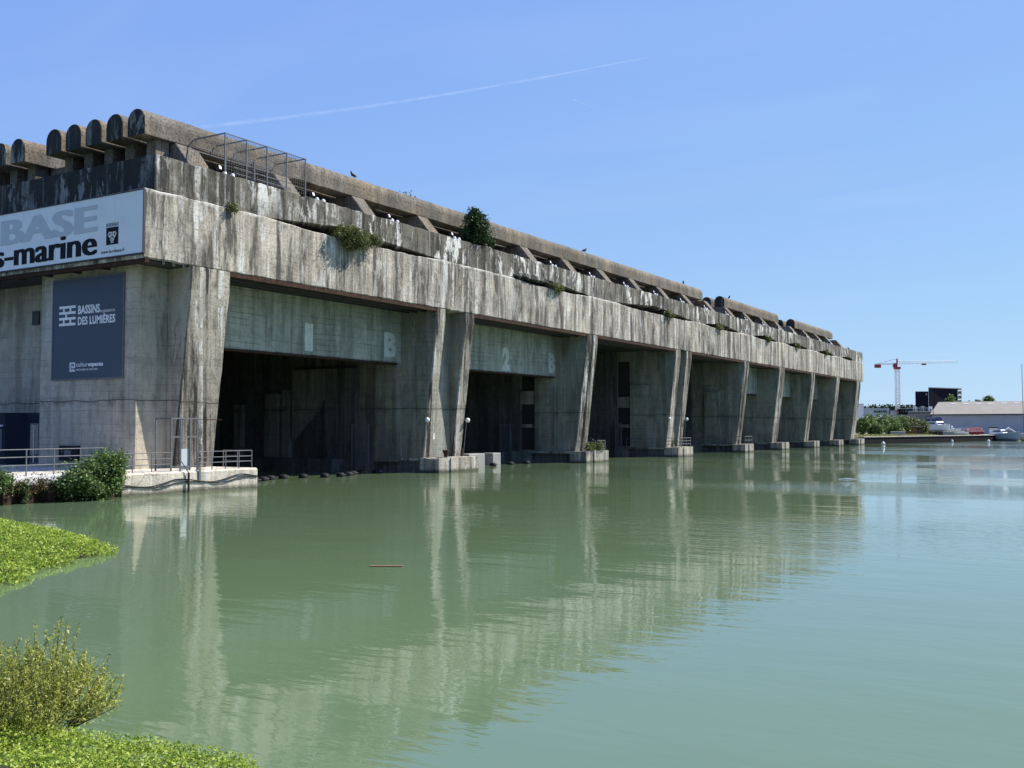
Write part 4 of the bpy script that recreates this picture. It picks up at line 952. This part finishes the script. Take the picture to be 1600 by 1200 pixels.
def boat(name, label, x, Z, length, beam, height, z0, ang, mat='hull', cabin=None, cover=None, cat='boat', mast=0, group=None, stands=False):
    g = gspot(x, Z); c = Vector((g.x, g.y, z0)); ca = Vector((math.cos(ang), math.sin(ang), 0)); sa = Vector((-ca.y, ca.x, 0))
    t = empty(name, c, label, cat, group)
    prof = [(-.5, .82, .10), (-.3, .98, .02), (0, 1.0, 0), (.25, .86, .03), (.4, .52, .12), (.5, .05, .35)]
    secs = []
    for (u, wv, k) in prof:
        B = beam/2*wv; zt2 = height * (1 + .22 * max(0, u + .1) * 2)
        secs.append([tuple(c + ca*u*length + sa*s*B*q + Vector((0, 0, zz))) for s, q, zz in ((-1, 1, zt2), (-1, .82, height*.42 + k*height*.3), (0, .0, k*height), (1, .82, height*.42 + k*height*.3), (1, 1, zt2))])
    h_ = MB().loft(secs).build('hull', M[mat], t)
    m_ = MB(); m_.loft([[tuple(Vector(p) + Vector((0, 0, .02))) for p in (s_[0], s_[4])] + [tuple(Vector(s_[4]) + Vector((0, 0, .12))), tuple(Vector(s_[0]) + Vector((0, 0, .12)))] for s_ in secs]); m_.build('gunwale', M['white'], h_)
    if cabin:
        l0, l1, hc, wv = cabin; zt2 = height * 1.08
        m_ = MB(); m_.loft([[tuple(c + ca*l*length + sa*s*beam/2*wv*k2 + Vector((0, 0, zz))) for l, s, k2, zz in ((l0, -1, 1, zt2), (l1, -1, .8, zt2), (l1, 1, .8, zt2), (l0, 1, 1, zt2))], [tuple(c + ca*l*length + sa*s*beam/2*wv*k2 + Vector((0, 0, zz))) for l, s, k2, zz in ((l0 + .02, -1, .85, zt2 + hc), (l1 - .12, -1, .7, zt2 + hc), (l1 - .12, 1, .7, zt2 + hc), (l0 + .02, 1, .85, zt2 + hc))]]); cb_ = m_.build('cabin', M['hull'], t)
        m_ = MB()
        for s in (-1, 1): m_.obox(c + ca*((l0 + l1)/2 - .04)*length + sa*s*beam/2*wv*.90 + Vector((0, 0, zt2 + hc*.58)), ca*(l1 - l0)*length*.30, sa*.04*beam, (0, 0, hc*.17))
        m_.obox(c + ca*(l1 - .055)*length + Vector((0, 0, zt2 + hc*.55)), ca*.02*length, sa*beam/2*wv*.62, (0, 0, hc*.2)); m_.build('window', M['glass'], cb_)
    if cover:
        m_ = MB(); sec2 = []
        for (u, wv, k) in prof[:-1]:
            B = beam/2*wv*1.03; zt2 = height * (1 + .22 * max(0, u + .1) * 2)
            sec2.append([tuple(c + ca*u*length + sa*s*B + Vector((0, 0, zt2 + zz))) for s, zz in ((-1, -.15), (-1, .05), (-.5, .45), (0, .62), (.5, .45), (1, .05), (1, -.15))])
        m_.loft(sec2); m_.build('cover', M[cover], t)
    if mast:
        m_ = MB(); b0 = c + ca*.08*length + Vector((0, 0, height)); m_.tube([b0, b0 + Vector((-.012*mast, 0, mast))], [.10, .05], 6); mm = m_.build('mast', M['galvdull'], t)
        m_ = MB(); m_.tube([b0 + Vector((0, 0, 1.4)), b0 - ca*.36*length + Vector((0, 0, 1.5))], [.16, .10], 6); m_.build('boom', M['bluecloth'], t)
        m_ = MB(); m_.tube([b0 + Vector((-.012*mast, 0, mast)), c + ca*.49*length + Vector((0, 0, height))], .02, 4); m_.tube([b0 + Vector((0, 0, mast)), c - ca*.49*length + Vector((0, 0, height))], .02, 4); m_.build('stay', M['galvdull'], t)
    if stands:
        for u in (-.3, 0, .25):
            m_ = MB(); m_.obox(c + ca*u*length + Vector((0, 0, (GZ - z0)/2 + .1)), ca*.2, sa*beam*.35, (0, 0, (z0 - GZ)/2 + .12)); m_.build('cradle', M['darksteel'], t)
    return t
facing = math.atan2(-FW.y, -FW.x)
yt_ = boat('motor_yacht', 'white motor yacht with blue canopy propped up on the far quay', 1464, 298, 9.0, 4.6, 1.9, GZ + .75, facing + .45, 'hull', (-.38, .22, 1.25, .86), None, 'boat', 0, None, True)
g = gspot(1464, 298); ca = Vector((math.cos(facing + .45), math.sin(facing + .45), 0)); sa = Vector((-ca.y, ca.x, 0)); c0 = g + Vector((0, 0, .75)) - ca*1.2
m_ = MB(); m_.loft([[tuple(c0 + ca*u + sa*s*1.6 + Vector((0, 0, z))) for s, z in ((-1, 3.35), (-.9, 4.1), (-.5, 4.55), (.5, 4.55), (.9, 4.1), (1, 3.35))] for u in (-1.6, -1.4, 1.2, 1.7)]); m_.build('canopy', M['bluecloth'], yt_)
m_ = MB(); m_.tube([c0 + Vector((0, 0, 4.3)), c0 + Vector((0, 0, 7.2))], .05, 5); m_.tube([c0 - ca*1.5 + sa*1.4 + Vector((0, 0, 3)), c0 - ca*1.5 + sa*1.4 + Vector((0, 0, 6.4))], .05, 5); m_.build('antenna', M['darksteel'], yt_)
boat('small_boat', 'white cabin boat on the quay right of the motor yacht', 1486, 302, 5.2, 2.2, 1.1, GZ + .6, facing + .9, 'hull', (-.3, .15, .9, .8), None, 'boat', 0, None, True)
boat('small_boat', 'dark blue covered boat on the far quay', 1500, 304, 4.6, 2.0, .9, GZ + .5, facing + 1.4, 'hull', None, 'bluecloth', 'boat', 0, None, True)
boat('small_boat', 'large boat under a dark red cover on the far quay', 1519, 306, 5.6, 2.4, 1.0, GZ + .5, facing + 1.35, 'hullgrey', None, 'redcloth', 'boat', 0, None, True)
boat('small_boat', 'low red hulled dinghy in front of the red covered boat', 1523, 296, 5.2, 1.9, .75, GZ + .15, facing + 1.5, 'redsteel', None, 'redcloth', 'boat')
boat('small_boat', 'white open dinghy between the blocks and the red boats', 1501, 292, 4.2, 1.6, .6, GZ + .15, facing + 1.3, 'hull', None, None, 'boat')
TN = empty('awning_tent', gspot(1551, 296), 'small white boat tent with dark rounded roof on the quay end', 'tent')
m_ = MB(); fbox(m_, 1545, 1557.5, 669, None, 296, 3); m_.build('side_wall', M['white'], TN)
m_ = MB(); fbox(m_, 1544, 1558.4, 667.2, 668.9, 295.6, 3.6); m_.build('roof', M['darksteel'], TN)
boat('moored_boat', 'grey hulled motor boat moored at the end of the far quay', 1571, 288, 8.5, 3.3, 2.3, -.35, facing + .5, 'hullgrey', (-.42, .0, 1.1, .8), None, 'boat')
boat('moored_boat', 'grey sailing boat with tall mast at the right frame edge', 1599, 290, 9.0, 3.0, 1.9, -.35, facing - .45, 'hullgrey', (-.2, .2, .5, .6), None, 'boat', 20.5)
m_ = MB()
for k in range(7): fbox(m_, 1561 + k*3.4, 1563 + k*3.4, 668 + (k % 3), None, 300 + k, 1.2)
RK = empty('rubber_dinghy', gspot(1575, 303), 'pale folded dinghy stored behind the moored grey boat', 'dinghy')
m_ = MB(); g = gspot(1575, 303); m_.tube([g + RT*(-2) + Vector((0, 0, .5)), g + Vector((0, 0, 1.9)), g + RT*2.2 + Vector((0, 0, .6))], [.35, .45, .3], 8); m_.build('tube', M['lightgrey'], RK, True)
m_ = MB(); m_.obox(g + Vector((0, 0, .5)), RT*1.6, Vector((-RT.y, RT.x, 0))*.4, (0, 0, .4)); m_.build('floor', M['redcloth'], RK)

# ------------------------------------------------------------------ contrails high above
def contrail(label, p, q, r_, fade):
    n = NT('contrail_vapour'); P, x, y, z = n.pos()
    d = n.new('ShaderNodeBsdfDiffuse'); d.inputs[0].default_value = (.95, .95, .95, 1); t2 = n.new('ShaderNodeBsdfTranslucent'); t2.inputs[0].default_value = (.95, .95, .95, 1)
    ad = n.new('ShaderNodeMixShader'); n.L(d.outputs[0], ad.inputs[1]); n.L(t2.outputs[0], ad.inputs[2]); tr = n.new('ShaderNodeBsdfTransparent')
    lw = n.new('ShaderNodeLayerWeight'); lw.inputs[0].default_value = .5
    soft = n.math('POWER', n.math('SUBTRACT', 1.0, lw.outputs['Facing'], clamp=True), 1.3)
    fac = n.math('MULTIPLY', n.math('MULTIPLY', n.ramp(n.noise(P, .006, 5, .65), .38, .62, .15, 1.0), fade), soft)
    m2 = n.new('ShaderNodeMixShader'); n.L(fac, m2.inputs[0]); n.L(tr.outputs[0], m2.inputs[1]); n.L(ad.outputs[0], m2.inputs[2]); n.L(m2.outputs[0], n.out.inputs['Surface'])
    pts = []; rad = []
    p, q = Vector(p), Vector(q)
    for i in range(25):
        t = i/24; w_ = p.lerp(q, t) + Vector((0, 140*math.sin(math.pi*t), 0)); pts.append(w_); rad.append(r_ * (1 - .85*t) + 1.5)
    tag(MB().tube(pts, rad, 14).build('contrail', n.m, None, True), label, 'contrail')
contrail('long thin white contrail crossing the blue sky', (-6950, 5600, 2500), (-2650, 6180, 2500), 22, .075)
contrail('tiny white contrail fragment under the long one', (-3489, 6690, 2500), (-3420, 6890, 2500), 5, .25)

SC.render.engine = 'CYCLES'
SC.cycles.max_bounces = 6; SC.cycles.transparent_max_bounces = 12
